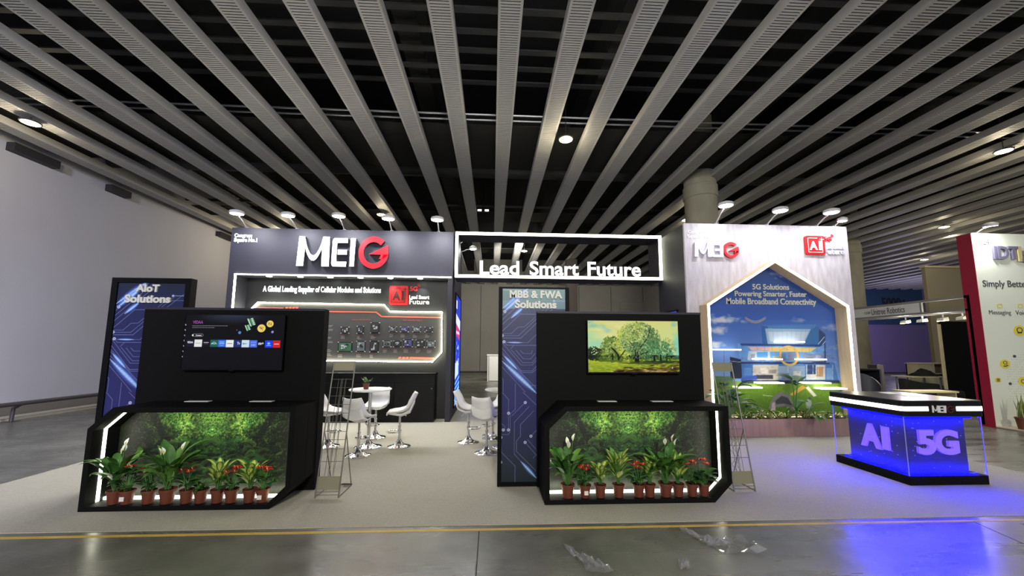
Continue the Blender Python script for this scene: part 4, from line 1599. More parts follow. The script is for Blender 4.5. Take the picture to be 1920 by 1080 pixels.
# ================================================================== THE TWO DEMO STATIONS
def forest_canvas():
    W, H = 330, 165
    c = Canvas(W, H, (16, 24, 15))
    r = random.Random(8)
    hw = W // 2
    # mist on the outer sides and the wet ground
    for _ in range(160):
        c.ell(r.gauss(14, 16), r.gauss(80, 40), r.uniform(8, 20), r.uniform(8, 26), (40, 46, 36), 0, .08, 10)
        c.ell(r.uniform(0, hw), r.gauss(158, 8), r.uniform(8, 24), r.uniform(4, 9), (92, 96, 90), 0, .14, 6)

    def leaves(n, fx, fy, cols, s0, s1, al=.9):
        for _ in range(n):
            x, y = fx(), fy()
            if 0 <= x <= hw + 4:
                c.ell(x, y, r.uniform(s0, s1), r.uniform(s0, s1) * .45, r.choice(cols), r.uniform(0, PI), al, .9)
    dk = [(30, 56, 26), (24, 46, 22), (44, 74, 32), (36, 66, 30)]
    md = [(58, 108, 40), (48, 94, 36), (80, 128, 48), (40, 84, 44)]
    br = [(120, 190, 64), (96, 172, 60), (150, 204, 80), (84, 156, 70), (176, 214, 96), (64, 140, 58)]
    leaves(900, lambda: r.uniform(0, hw + 3), lambda: r.uniform(0, 160), dk, 1.2, 5, .8)
    # trunks
    c.poly([(38, -2), (62, -2), (112, 92), (98, 98)], (26, 27, 21), .95)
    c.poly([(12, 0), (34, 0), (44, 90), (24, 120)], (30, 31, 26), .8)
    leaves(380, lambda: r.gauss(52, 20), lambda: r.uniform(4, 100), [(70, 96, 40), (92, 112, 52), (54, 78, 36)], .8, 2.4, .75)
    leaves(2300, lambda: hw - abs(r.gauss(0, 46)), lambda: abs(r.gauss(0, 30)), md, 1.2, 4, .85)
    leaves(2000, lambda: hw - abs(r.gauss(0, 44)), lambda: abs(r.gauss(0, 25)), br, .9, 3.2, .9)
    leaves(90, lambda: r.gauss(122, 13), lambda: r.uniform(2, 56), [(186, 206, 70), (206, 216, 104), (150, 186, 60)], 1, 3.2, .85)
    leaves(700, lambda: hw - abs(r.gauss(0, 50)), lambda: abs(r.gauss(0, 40)), [(20, 40, 18), (26, 52, 24)], .8, 2.4, .8)
    leaves(500, lambda: hw - abs(r.gauss(0, 46)), lambda: abs(r.gauss(0, 26)), [(196, 224, 130), (130, 196, 76)], .7, 1.5, .9)
    for _ in range(26):                       # fern fronds
        x, y = r.uniform(40, hw), r.uniform(66, 150)
        d = r.choice((-1, 1))
        L = r.uniform(16, 40)
        for i in range(14):
            t_ = i / 14
            px, py = x + d * L * t_, y - 8 * math.sin(PI * t_ * .8)
            for s_ in (-1, 1):
                c.line((px, py), (px + d * 2, py + s_ * 4 * (1 - t_ * .7)), .9, r.choice(md + [(74, 110, 44)]), .7)
    c.ell(hw, 100, 40, 7, (14, 20, 13), 0, .8, 5)
    c.ell(hw, 124, 36, 9, (16, 22, 15), 0, .8, 5)
    for _ in range(12):
        y = r.uniform(84, 132)
        x = r.uniform(90, hw)
        c.path([(x + i * 4, y - 5 * math.sin(i / 8 * PI)) for i in range(9)], 1.3, (88, 124, 56), .8)
    c.poly([(40, -2), (56, -2), (106, 90), (96, 96)], (22, 23, 18), .8)
    c.poly([(14, 0), (30, 0), (40, 90), (26, 116)], (34, 35, 30), .6)
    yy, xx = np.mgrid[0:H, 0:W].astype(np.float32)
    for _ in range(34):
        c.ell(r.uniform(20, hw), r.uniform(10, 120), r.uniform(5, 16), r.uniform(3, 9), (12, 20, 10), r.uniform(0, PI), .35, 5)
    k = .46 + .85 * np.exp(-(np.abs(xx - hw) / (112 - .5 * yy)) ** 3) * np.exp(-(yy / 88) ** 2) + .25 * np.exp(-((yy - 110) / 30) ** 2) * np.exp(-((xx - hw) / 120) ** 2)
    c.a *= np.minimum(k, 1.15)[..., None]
    leaves(420, lambda: r.uniform(0, 100), lambda: r.uniform(4, 140), [(62, 84, 40), (80, 98, 48), (44, 66, 32), (34, 52, 28)], .8, 2.6, .7)
    for k_ in range(26):
        x, y = r.gauss(66, 26), r.uniform(20, 120)
        c.path([(x + i * r.uniform(.5, 2.5), y + i * r.uniform(1, 3)) for i in range(5)], .9, (104, 118, 58), .55)
    for _ in range(30):
        x, y = r.uniform(60, hw), r.uniform(62, 146)
        d = r.choice((-1, 1))
        Lf = r.uniform(14, 34)
        cc = r.choice([(70, 112, 48), (54, 92, 44), (92, 130, 60), (44, 84, 44)])
        for i in range(16):
            t_ = i / 16
            px, py = x + d * Lf * t_, y - 9 * math.sin(PI * t_ * .8)
            for s_ in (-1, 1):
                c.line((px, py), (px + d * 2, py + s_ * 4.5 * (1 - t_ * .7)), .9, cc, .7)
    for _ in range(26):
        x, y = r.uniform(40, hw), r.uniform(80, 150)
        c.ell(x, y, r.uniform(5, 11), r.uniform(1.4, 2.6), r.choice([(48, 96, 52), (36, 78, 44), (64, 108, 50)]), r.uniform(-.6, .6), .75)
    for _ in range(90):
        c.ell(r.gauss(16, 18), r.gauss(70, 40), r.uniform(8, 20), r.uniform(10, 30), (50, 56, 46), 0, .03, 10)
        c.ell(r.uniform(0, hw), r.gauss(156, 7), r.uniform(8, 24), r.uniform(4, 9), (80, 86, 78), 0, .05, 6)
    c.a[:, hw:] = c.a[:, :W - hw][:, ::-1]
    r2 = random.Random(4)
    for _ in range(400):
        c.ell(r2.uniform(0, W), r2.uniform(60, 160), r2.uniform(.8, 2), .8, (52, 84, 40), r2.uniform(0, PI), .6)
    return c


FC = forest_canvas()
M_FOREST = mat_attr('printed_forest_graphic', False, rough=.5)


def planter_display(x0, label):
    x1 = x0 + 2.125
    zt = 1.06
    out = [(x0, 0), (x1 - .215, 0), (x1, .21), (x1, zt), (x0 + .235, zt), (x0, .84)]
    inn = inset(out, .055)
    t = thing('planter_display', label, 'planter box', (x0, 4.445, 0), group='glowing planter boxes')
    L = lambda mb: loc(mb, -x0, -4.445)
    g = MB().ring(out, inn, 4.445, 4.76)
    g.prism(out, 4.765, 4.996)
    L(g).build('box', M_BLACK, t)
    ins2 = inset(out, .058)

    def keep(x, y, z):
        k = len(ins2)
        ok = False
        j = k - 1
        for i in range(k):
            xi, zi = ins2[i]
            xj, zj = ins2[j]
            if (zi > z) != (zj > z) and x < (xj - xi) * (z - zi) / (zj - zi) + xi:
                ok = not ok
            j = i
        return ok
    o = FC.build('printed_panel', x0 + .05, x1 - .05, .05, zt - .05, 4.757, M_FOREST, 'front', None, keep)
    o.parent = t
    o.data.transform(Matrix.Translation((-x0, -4.445, 0)))
    la, lb = inset(out, .0552), inset(out, .0605)
    g = MB()
    for i in range(1, 6):                        # flat strips on the inner side faces
        j = (i + 1) % 6
        g.prism([la[i], la[j], lb[j], lb[i]], 4.565, 4.602)
    zf = .0555
    g.prism([(4.642, zf), (4.672, zf), (4.672, zf + .026), (4.642, zf + .026)], x0 + .06, x1 - .22, 'x')
    L(g).build('led_tube', M_LEDHOT, t)
    return t, x0


PLX, PRX = -4.253, .595
planter_display(PLX, 'black planter box with glowing white edge light and forest print, on the left')
planter_display(PRX, 'black planter box with glowing white edge light and forest print, on the right')
for (ax, bx, cx_, dx_) in ((350, 394, 471, 512), (1120, 1155, 1221, 1260)):
    for (p, q, w) in ((ax, bx, 'left'), (cx_, dx_, 'right')):
        a, Y = FL(p, 752.5, 1.062)
        b = FL(q, 752.5, 1.062)[0]
        Y = min(Y, 4.93)
        tag(MB().box(a, b, Y - .04, Y + .035, 1.0605, 1.0665).build('white_leaflet', M_LETTER),
            'thin white slab lying on top of the %s planter box, the %s of two' % ('left' if ax < 900 else 'right', w), 'leaflet', 'white slabs on the planter boxes')

pl = [(213.7, 'lily', 1.2, 'potted peace lily with white blooms at the left end of left planter box'),
      (238.5, 'anth', 1.05, 'potted red-flowered plant next to the peace lily at the left end of left planter box'),
      (278.8, 'anth', .9, 'low potted dark red plant just left of the tall peace lily in left planter box'),
      (314, 'lily', 1.3, 'tall potted peace lily with pointed leaves, fourth pot of left planter box'),
      (350, 'anth', 1.0, 'potted dark-leaved plant with red blooms in the middle of left planter box'),
      (376.5, 'fern', .8, 'small green potted plant without blooms in left planter box'),
      (407.8, 'dieff', 1.05, 'lime-leaved potted plant, first of two in left planter box'),
      (433.8, 'anth', .95, 'potted red-flowered plant between the two lime-leaved plants of left planter box'),
      (467.7, 'dieff', 1.05, 'lime-leaved potted plant, second of two in left planter box'),
      (497.6, 'anth', 1.05, 'potted bright red flowers at the right end of left planter box')]
pr = [(1064.4, 'lily', 1.3, 'tall potted peace lily at the left end of right planter box'),
      (1097, 'anth', .95, 'potted red-flowered plant with a price sticker in right planter box'),
      (1125.5, 'dieff', .95, 'short lime-leaved potted plant, third pot of right planter box'),
      (1160, 'dieff', 1.2, 'taller lime-leaved potted plant, fourth pot of right planter box'),
      (1197.8, 'anth', 1.0, 'potted plant with small red blooms in the middle of right planter box'),
      (1218.2, 'dieff', 1.0, 'lime-and-green potted plant just left of the tall peace lily in right planter box'),
      (1248.5, 'lily', 1.25, 'tall potted peace lily with white blooms, seventh pot of right planter box'),
      (1271.9, 'dieff', 1.15, 'broad-leaved potted plant right of the tall peace lily in right planter box'),
      (1297.8, 'anth', 1.05, 'potted red-flowered plant, second from the right end of right planter box'),
      (1320, 'anth', 1.1, 'potted red-flowered plant at the right end of right planter box')]
for k, (x, kd, sz, lab) in enumerate(pl + pr):
    X = AT(x, 930, 4.53)[0]
    if k == 9:
        X -= .03
    bx = PLX if k < 10 else PRX
    potted(kd, lab, (X, 4.53, .0555), 100 + k * 7, sz, .20, k in (1, 9, 11), (bx + .075 - X, bx + 2.125 - .075 - X))

# ---- blue banner towers


def circuit_canvas(painted_reflection):
    W, H = 200, 610
    c = Canvas(W, H)
    c.vgrad(0, H * .12, (38, 42, 62), (40, 44, 82))
    c.vgrad(H * .12, H * .62, (40, 44, 82), (48, 48, 100))
    c.vgrad(H * .62, H * .85, (48, 48, 100), (44, 50, 74))
    c.vgrad(H * .85, H, (44, 50, 74), (38, 50, 54))
    if painted_reflection:  # pale teal reflection on the tower top, painted into its print
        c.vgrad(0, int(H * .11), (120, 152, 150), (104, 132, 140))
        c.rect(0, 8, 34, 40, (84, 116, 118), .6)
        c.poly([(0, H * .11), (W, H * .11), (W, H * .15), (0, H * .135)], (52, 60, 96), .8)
    r = random.Random(6)

    def q(p, o=2):
        x, y = (925 + p[0] / 5.4, 530 + p[1] / 5.4) if o == 2 else (925 + p[0] / 4.909, 740 + p[1] / 4.909)
        return ((x - 943) / 120 * W, (y - 539) / 366 * H)
    ln = (112, 122, 172)

    def ply(o, *pts, w=1.5, col=ln, al=.85):
        c.path([q(p, o) for p in pts], w, col, al)

    def streak(o, a, b, w):
        a, b = q(a, o), q(b, o)
        for s_, al, cc in ((2.6, .16, (84, 120, 220)), (1.6, .3, (110, 150, 230)), (.8, .8, (168, 200, 240))):
            n = 14
            for i in range(n):
                t0, t1 = i / n, (i + 1) / n
                ww = w * s_ * math.sin(PI * (t0 + t1) / 2) ** .8
                c.line((a[0] + (b[0] - a[0]) * t0, a[1] + (b[1] - a[1]) * t0), (a[0] + (b[0] - a[0]) * t1, a[1] + (b[1] - a[1]) * t1), ww + .4, cc, al)
    ply(2, (90, 528), (188, 528), (255, 460), (320, 457), (440, 345), (560, 230), (740, 225))
    ply(2, (90, 550), (262, 550), (440, 375), (640, 190))
    ply(2, (90, 575), (285, 575), (440, 420), (740, 150))
    ply(2, (115, 605), (140, 622), (355, 622), (440, 540), (600, 400), (740, 400))
    ply(2, (112, 605), (145, 650), (430, 650), (600, 650), (740, 560))
    ply(2, (180, 690), (215, 650))
    for y0, x1 in ((500, 280), (430, 400), (380, 420), (330, 420), (290, 420)):
        ply(2, (90, y0 + 10), (x1, y0 + 10 - (x1 - 90)), w=1.6)
    ply(2, (280, 322), (460, 322), (740, 322))
    streak(2, (95, 265), (390, 20), 9)
    streak(2, (110, 300), (330, 90), 8)
    streak(2, (185, 365), (315, 245), 6)
    streak(2, (150, 620), (300, 622), 3)
    ply(2, (280, 705), (310, 735), (395, 735), (400, 700))
    ply(2, (237, 705), (310, 790), (385, 790), (430, 735))
    ply(2, (190, 700), (305, 830), (400, 830), (440, 780), (560, 660))
    ply(2, (95, 620), (290, 855), (400, 855), (440, 810), (600, 640))
    ply(2, (95, 680), (290, 915), (400, 915), (440, 870), (650, 650))
    ply(2, (95, 720), (300, 932), (400, 932), (440, 900), (740, 590))
    ply(2, (95, 780), (380, 1065), (740, 1065))
    ply(2, (95, 740), (440, 1090), w=1.8)
    ply(2, (92, 870), (240, 1030), (330, 1130))
    ply(2, (92, 985), (110, 1005), (110, 1130))
    streak(2, (118, 762), (250, 900), 6)
    streak(2, (95, 812), (450, 1150), 10)
    for o, *P in ((3, (85, 0), (100, 10), (150, 65), (150, 343)), (3, (210, -80), (210, 155), (165, 200), (165, 360), (150, 383), (85, 383)), (3, (300, 93), (180, 215)),
                  (3, (335, 130), (203, 272), (203, 560), (275, 640), (400, 770)), (3, (375, 172), (258, 295), (258, 400), (222, 445), (222, 535), (395, 710)),
                  (3, (83, 410), (90, 545), (210, 665), (210, 810)), (3, (300, 455), (390, 560), (560, 700)), (3, (280, 0), (395, 110), (600, 300)),
                  (3, (320, 430), (400, 520)), (3, (85, 280), (118, 315), (118, 335)), (3, (352, 400), (500, 240))):
        ply(o, *P)
    streak(3, (262, 625), (400, 775), 6)
    for o, x, y in ((2, 97, 549), (2, 115, 614), (2, 122, 297), (3, 150, 191), (3, 150, 343), (3, 104, 343), (3, 83, 410), (3, 83, 632), (3, 301, 94), (3, 300, 456), (3, 352, 400)):
        X, Y = q((x, y), o)
        c.ell(X, Y, 4.6, 4.6, (180, 190, 220))
        c.ell(X, Y, 1.8, 1.8, (90, 98, 150))
    for k in range(14):                       # right half, mostly behind the screen wall
        x, y = r.uniform(110, 200), r.uniform(150, 590)
        c.path([(x, y), (x + 20, y + 24), (x + 20, y + 60), (x - 14, y + 96)], 1.5, ln, .8)
    c.line((165, 40), (198, 40), 1.6, (150, 170, 230))
    c.ell(163, 40, 3.5, 3.5, (170, 180, 215))
    return c


M_FILMP = mat_attr('glossy_printed_film', False, rough=.4, spec=.22)
M_FRAMEB = mat('black_aluminium_frame', (9, 9, 10), .6, spec=.12)


def tower(x0, x1, zt, side, top, label, cv, texts):
    YT = 5.031
    t = thing('banner_tower', label, 'banner tower', (x0, YT, 0), group='blue circuit banner towers')
    W = x1 - x0
    bt = .055
    MB().ring([(0, 0), (W, 0), (W, zt), (0, zt)], [(side, bt), (W - side, bt), (W - side, zt - top), (side, zt - top)], 0, .10).build('frame', M_FRAMEB, t)
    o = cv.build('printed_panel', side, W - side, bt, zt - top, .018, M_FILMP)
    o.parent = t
    g = MB()
    for s, b in texts:
        u0, u1, v0, v1 = BOX(*b, YT)
        text_on(g, s, u0 - x0, u1 - x0, v0, v1, .016, .018, bold=.045)
    g.build('lettering', M_LETTERGREY, t)
    MB().box(side, W - side, .02, .098, bt, zt - top).build('back_panel', M_BLACK, t)
    return t


tower(-4.742, -3.79, 2.563, .07, .06, 'blue circuit-pattern banner tower on the left reading AIoT Solutions', circuit_canvas(False),
      (('AIoT', (254, 533.4, 299.8, 547.2)), ('Solutions', (232.6, 553, 320.7, 567.3))))
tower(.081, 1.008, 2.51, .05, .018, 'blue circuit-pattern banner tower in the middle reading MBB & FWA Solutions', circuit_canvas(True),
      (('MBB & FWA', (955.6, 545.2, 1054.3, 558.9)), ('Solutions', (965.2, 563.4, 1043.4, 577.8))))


# ---- black screen walls and televisions
def screen_wall(x0, x1, xt, label):
    t = thing('screen_wall', label, 'partition', (x0, 5.0, 0), group='black screen walls')
    w = x1 - x0
    n = xt - x0
    MB().prism([(0, 0), (w, 0), (w, .14), (n, .14), (n, .029), (0, .029)], 0, 2.19, 'z').build('wall_board', M_BLACK, t)
    MB().box(-.006 + .006, w + .004, -.003, .0, 2.165, 2.193).build('top_trim', M_BLACK2, t)
    return t


screen_wall(-4.283, -2.115, -3.786, 'black screen wall on the left behind the left planter box')
screen_wall(.575, 2.748, 1.012, 'black screen wall on the right behind the right planter box')

M_TVPIC = mat_attr('television_picture', True, 1.0)


def tree_canvas():
    W, H = 300, 168
    c = Canvas(W, H)
    c.vgrad(0, 112, (206, 206, 132), (196, 212, 150))
    r = random.Random(17)
    for _ in range(70):
        c.ell(r.gauss(10, 26), r.gauss(70, 26), r.uniform(8, 22), r.uniform(5, 12), (150, 206, 180), 0, .16, 6)
        c.ell(r.gauss(296, 6), r.gauss(80, 24), r.uniform(6, 14), r.uniform(5, 12), (140, 200, 180), 0, .16, 6)
    for x, y in ((4, 4), (16, 16), (34, 20), (52, 24), (64, 30), (290, 10)):
        for _ in range(10):
            c.ell(x + r.gauss(0, 6), y + r.gauss(0, 3), r.uniform(4, 12), r.uniform(2, 6), (134, 184, 176), .2, .25, 4)
    for _ in range(40):
        c.ell(r.uniform(20, 140), r.uniform(0, 60), r.uniform(8, 26), r.uniform(3, 9), (222, 218, 158), .1, .2, 5)
    c.vgrad(126, H, (172, 184, 66), (128, 146, 40))
    for _ in range(700):
        x, y = r.uniform(0, W), r.uniform(124, H)
        c.ell(x, y, r.uniform(3, 9), .9, r.choice([(186, 192, 70), (140, 160, 48), (200, 202, 96), (110, 132, 44)]), 0, .45)

    def crown(n, cx, cy, sx, sy, cols, s0=1.5, s1=5, al=.75):
        for _ in range(n):
            a, d = r.uniform(0, 2 * PI), math.sqrt(r.random())
            c.ell(cx + sx * d * math.cos(a), cy + sy * d * math.sin(a), r.uniform(s0, s1), r.uniform(s0, s1) * .6, r.choice(cols), r.uniform(0, PI), al)
    dark = [(24, 34, 18), (40, 52, 26), (52, 62, 30)]
    crown(260, 20, 108, 30, 22, dark, 1.5, 4, .9)
    crown(140, 42, 118, 18, 14, [(70, 84, 40), (52, 66, 30)], 1.5, 4)
    yel = [(176, 186, 70), (196, 204, 96), (150, 164, 62), (208, 212, 128)]
    grn = [(110, 140, 86), (88, 122, 78), (136, 160, 108), (168, 188, 138), (72, 100, 60)]
    teal = [(72, 124, 84), (90, 146, 104), (58, 104, 72), (116, 164, 124)]
    drk = [(54, 74, 44), (66, 88, 52), (44, 60, 38)]
    crown(520, 76, 92, 36, 42, [(122, 144, 66), (96, 120, 58), (150, 168, 84), (74, 96, 48)])
    crown(320, 120, 70, 30, 50, yel)
    crown(160, 258, 84, 36, 30, [(160, 170, 104), (132, 142, 82)], 1.2, 4, .6)
    crown(1100, 168, 62, 62, 58, grn)
    crown(380, 150, 40, 46, 34, yel + grn[2:4], 1.3, 4, .6)
    crown(500, 228, 100, 52, 36, teal)
    crown(260, 210, 56, 30, 34, [(80, 110, 72), (100, 130, 90)], 1.3, 3.6, .7)
    crown(260, 165, 96, 34, 26, drk + grn, 1.3, 4, .6)
    crown(160, 120, 112, 20, 20, yel, 1.2, 3.5)
    for x in range(40, 300, 9):
        crown(8, x, 124, 7, 7, [(92, 122, 56), (110, 138, 66), (70, 98, 44)], 1.5, 4)
    tr = (36, 34, 26)
    c.path([(100, 130), (98, 112), (88, 98), (78, 90)], 5, tr)
    c.path([(99, 126), (112, 108), (122, 96)], 3.4, tr)
    c.path([(80, 130), (80, 108)], 4, tr)
    c.poly([(152, 138), (168, 138), (165, 104), (155, 96), (152, 110)], tr)
    c.path([(164, 116), (180, 106), (200, 100)], 3, tr)
    c.path([(155, 106), (150, 82), (138, 70)], 2.6, tr)
    c.path([(160, 104), (176, 84), (198, 54), (206, 26)], 2.2, tr)
    c.path([(165, 90), (176, 80)], 2, tr)
    c.poly([(214, 132), (222, 132), (219, 112), (214, 112)], tr)
    c.poly([(235, 130), (242, 130), (240, 110), (236, 110)], tr)
    c.path([(258, 130), (260, 108)], 3.4, tr)
    for _ in range(300):
        c.ell(168 + r.gauss(0, 34), 92 + r.gauss(0, 18), r.uniform(1, 3), r.uniform(.8, 2), r.choice(grn + teal), r.uniform(0, PI), .7)
    for _ in range(120):                       # cast shade of the painted trees and the path
        c.ell(r.gauss(190, 46), r.gauss(137, 2.4), r.uniform(4, 12), 1.2, (76, 88, 34), 0, .5)
        c.ell(r.gauss(240, 40), r.gauss(133, 2), r.uniform(5, 12), 1.4, (52, 66, 34), 0, .5)
        c.ell(r.uniform(40, 110), r.gauss(131, 1), r.uniform(4, 10), .9, (96, 110, 40), 0, .5)
    for _ in range(300):
        x = r.uniform(84, 300)
        y = 168 - abs(r.gauss(0, 5 + (x - 84) * .05))
        c.ell(x, y, r.uniform(4, 12), 1.4, r.choice([(58, 44, 28), (84, 64, 40), (42, 34, 24), (120, 96, 62)]), 0, .6)
    for _ in range(40):
        c.ell(r.uniform(180, 260), r.uniform(160, 167), r.uniform(3, 9), 1, (190, 160, 110), 0, .6)
    c.a = np.clip((c.a - 130) * 1.12 + 122, 4, 250)
    c.ell(276, 153, 1.6, 1.6, (255, 250, 240))
    return c


def ui_canvas(x0, x1, z0, z1, Y):
    W, H = 400, 226
    c = Canvas(W, H, (10, 10, 16))

    def q(x, y):                                # detail-view pixel -> canvas
        X, Z = AT(330 + x / 9, 580 + y / 9, Y)
        return ((X - x0) / (x1 - x0) * (W - 1), (z1 - Z) / (z1 - z0) * (H - 1))
    k = .235
    for i in range(40):
        c.ell(q(950, 90)[0], 0, 150 - i * 3, 40 - i * .9, (70, 80, 104), 0, .02, 10)
    for yy in (278, 308):
        x = 278
        r = random.Random(yy)
        while x < (850 if yy == 278 else 600):
            w = r.uniform(20, 60)
            c.line(q(x, yy), q(x + w, yy), 2.4, (140, 140, 146), .8)
            x += w + 12
    c.path([q(290, 412), q(440, 412), q(462, 436), q(440, 460), q(290, 460)], 1.2, (150, 150, 155))
    c.rect(*q(270, 424), *q(296, 450), (240, 240, 240))
    for (x, y) in ((162, 262), (152, 348), (140, 440), (130, 527), (122, 617), (110, 707), (100, 797)):
        a, b = q(x, y)
        c.ell(a, b, 3, 3, (190, 190, 195))
        c.rect(a - 3, b, a + 3, b + 3, (170, 170, 176))
        c.rect(a - 1, b, a + 1, b + 3, (30, 30, 36))
    for (x, y, rr, col) in ((1442, 320, 70, (236, 206, 110)), (1588, 245, 60, (236, 206, 110)), (1075, 393, 26, (74, 136, 190)), (1628, 382, 22, (150, 140, 210)), (1028, 350, 9, (120, 110, 110))):
        a, b = q(x, y)
        c.ell(a, b, rr * k, rr * k, col)
    a, b = q(1442, 325)
    for rr in (11, 7, 3.5):
        c.path([(a + rr * math.cos(t_ / 6 * 1.6 + 3.93), b + 5 + rr * math.sin(t_ / 6 * 1.6 + 3.93)) for t_ in range(7)], 1.4, (80, 66, 30))
    c.line((a - 8, b - 8), (a + 8, b + 8), 1.4, (80, 66, 30))
    a, b = q(1588, 247)
    c.path([(a - 6, b - 4), (a + 6, b - 4), (a + 6, b + 4), (a - 6, b + 4), (a - 6, b - 4)], 1.4, (80, 66, 30))
    c.line((a - 7, b - 6), (a + 7, b + 6), 1.3, (80, 66, 30))
    for (x, y, s_) in ((1270, 215, 1.0), (1208, 310, .72)):
        a, b = q(x, y)
        c.line((a - 8 * s_, b - 14 * s_), (a + 6 * s_, b + 14 * s_), 1.2, (150, 220, 170))
        for i in range(5):
            u = -12 + i * 6
            for sg in (-1, 1):
                c.ell(a + u * .45 * s_ + sg * 7 * s_, b + u * s_ - 2 * s_ * (1 if sg > 0 else -1), 6 * s_, 2.6 * s_, (180, 232, 196), -.6 * sg + .3)
    tiles = [(240, (22, 22, 40)), (373, (226, 228, 226)), (507, (16, 16, 24)), (640, (28, 98, 86)), (772, (52, 110, 226)), (905, (226, 234, 236)),
             (1038, (30, 48, 110)), (1170, (206, 222, 236)), (1305, (76, 108, 226)), (1435, (8, 8, 10)), (1563, (26, 64, 236)), (1695, (206, 32, 40))]
    for i, (x, col) in enumerate(tiles):
        y = 508 + (x - 240) * .012
        A, B = q(x - 58, y), q(x + 60, y + 122)
        c.poly([A, (B[0], A[1]), B, (A[0], B[1])], col)
        m = ((A[0] + B[0]) / 2, (A[1] + B[1]) / 2)
        if i == 1:
            c.line((m[0] - 9, m[1]), (m[0] + 9, m[1]), 2.4, (150, 140, 136))
        elif i == 2:
            c.line((m[0] - 9, m[1] - 3), (m[0] + 9, m[1] - 3), 2.2, (220, 210, 214))
            c.line((m[0] - 8, m[1] + 2), (m[0] + 8, m[1] + 2), 1.4, (120, 80, 110))
        elif i == 3:
            c.path([(m[0] - 11 + t_ * 2.2, m[1] + 3 - 8 * math.sin(t_ / 10 * PI)) for t_ in range(11)], 1.6, (206, 236, 236))
            c.line((m[0] - 9, m[1] + 1), (m[0] + 5, m[1] + 2), 2.4, (206, 236, 236))
        elif i == 4:
            for d in (-6, 0):
                c.line((m[0] - 9, m[1] + d), (m[0] + 9, m[1] + d), 2.4, (176, 206, 250))
            c.path([(m[0] - 8, m[1] + 6), (m[0], m[1] + 9), (m[0] + 8, m[1] + 6)], 1.2, (176, 206, 250))
        elif i == 5:
            c.line((m[0] - 9, m[1]), (m[0] + 9, m[1]), 2.4, (130, 70, 70))
        elif i == 7:
            c.poly([(m[0] - 11, m[1] - 4), (m[0] + 11, m[1]), (m[0] - 11, m[1] + 4)], (110, 160, 190))
        elif i == 8:
            for d in (-6, 0, 6):
                c.line((m[0] + d, m[1] + 8), (m[0] + d, m[1] + 2), 2.4, (206, 200, 246))
            c.line((m[0] - 9, m[1] - 6), (m[0] + 9, m[1] - 6), 3, (120, 160, 250))
        elif i == 10:
            c.ell(m[0], m[1] - 2, 6, 5, (130, 190, 255))
            c.line((m[0] - 9, m[1] + 7), (m[0] + 9, m[1] + 7), 1.6, (180, 210, 255))
        elif i == 11:
            c.line((m[0] - 9, m[1]), (m[0] + 9, m[1]), 2.8, (246, 220, 220))
    return c


def television(x0, x1, z0, z1, label, cv, texts=()):
    t = thing('television', label, 'television', ((x0 + x1) / 2, 4.955, z0), group='wall-mounted televisions')
    w = (x1 - x0) / 2
    h = z1 - z0
    MB().ring([(-w, 0), (w, 0), (w, h), (-w, h)], [(-w + .008, .014), (w - .008, .014), (w - .008, h - .008), (-w + .008, h - .008)], -.034, 0).build('bezel', M_BLKGLOSS, t)
    MB().box(-w + .008, w - .008, -.026, .02, .014, h - .008).build('housing', M_BLACK, t)
    MB().box(-.2, .2, .02, .044, h * .3, h * .7).build('wall_mount', M_BLACK, t)
    MB().box(-.03, .03, -.036, -.03, -.012, .002).build('sensor', M_BLACK, t)
    o = cv.build('screen', -w + .008, w - .008, .014, h - .008, -.028, M_TVPIC)
    o.parent = t
    if texts:
        for s, b, m in texts:
            u0, u1, v0, v1 = BOX(330 + b[0] / 9, 580 + b[1] / 9, 330 + b[2] / 9, 580 + b[3] / 9, 4.927)
            cx = (x0 + x1) / 2
            g = text_on(MB(), s, u0 - cx, u1 - cx, v0 - z0, v1 - z0, -.0285, .0008, bold=.02)
            g.build('screen_text', m, t)
    return t


tx0, tx1, tz0, tz1 = -3.742, -2.552, 1.428, 2.104
M_TXW = mat('screen_text_white', (0, 0, 0), .5, emit=(225, 225, 235), strength=1)
M_TXP = mat('screen_text_purple', (0, 0, 0), .5, emit=(150, 60, 150), strength=1)
television(tx0, tx1, tz0, tz1, 'television on the left black wall showing a dark menu with a row of app tiles',
           ui_canvas(tx0 + .008, tx1 - .008, tz0 + .014, tz1 - .008, 4.927),
           (('VIDAA', (285, 190, 462, 242), M_TXP), ('VIDAA', (190, 538, 290, 572), M_TXW), ('Connect', (332, 425, 432, 450), M_TXW),
            ('Tv', (1030, 550, 1082, 596), M_TXW), ('stv+', (1388, 556, 1480, 600), M_TXW)))
television(1.213, 2.41, 1.402, 2.077, 'television on the right black wall showing big trees on a meadow', tree_canvas())

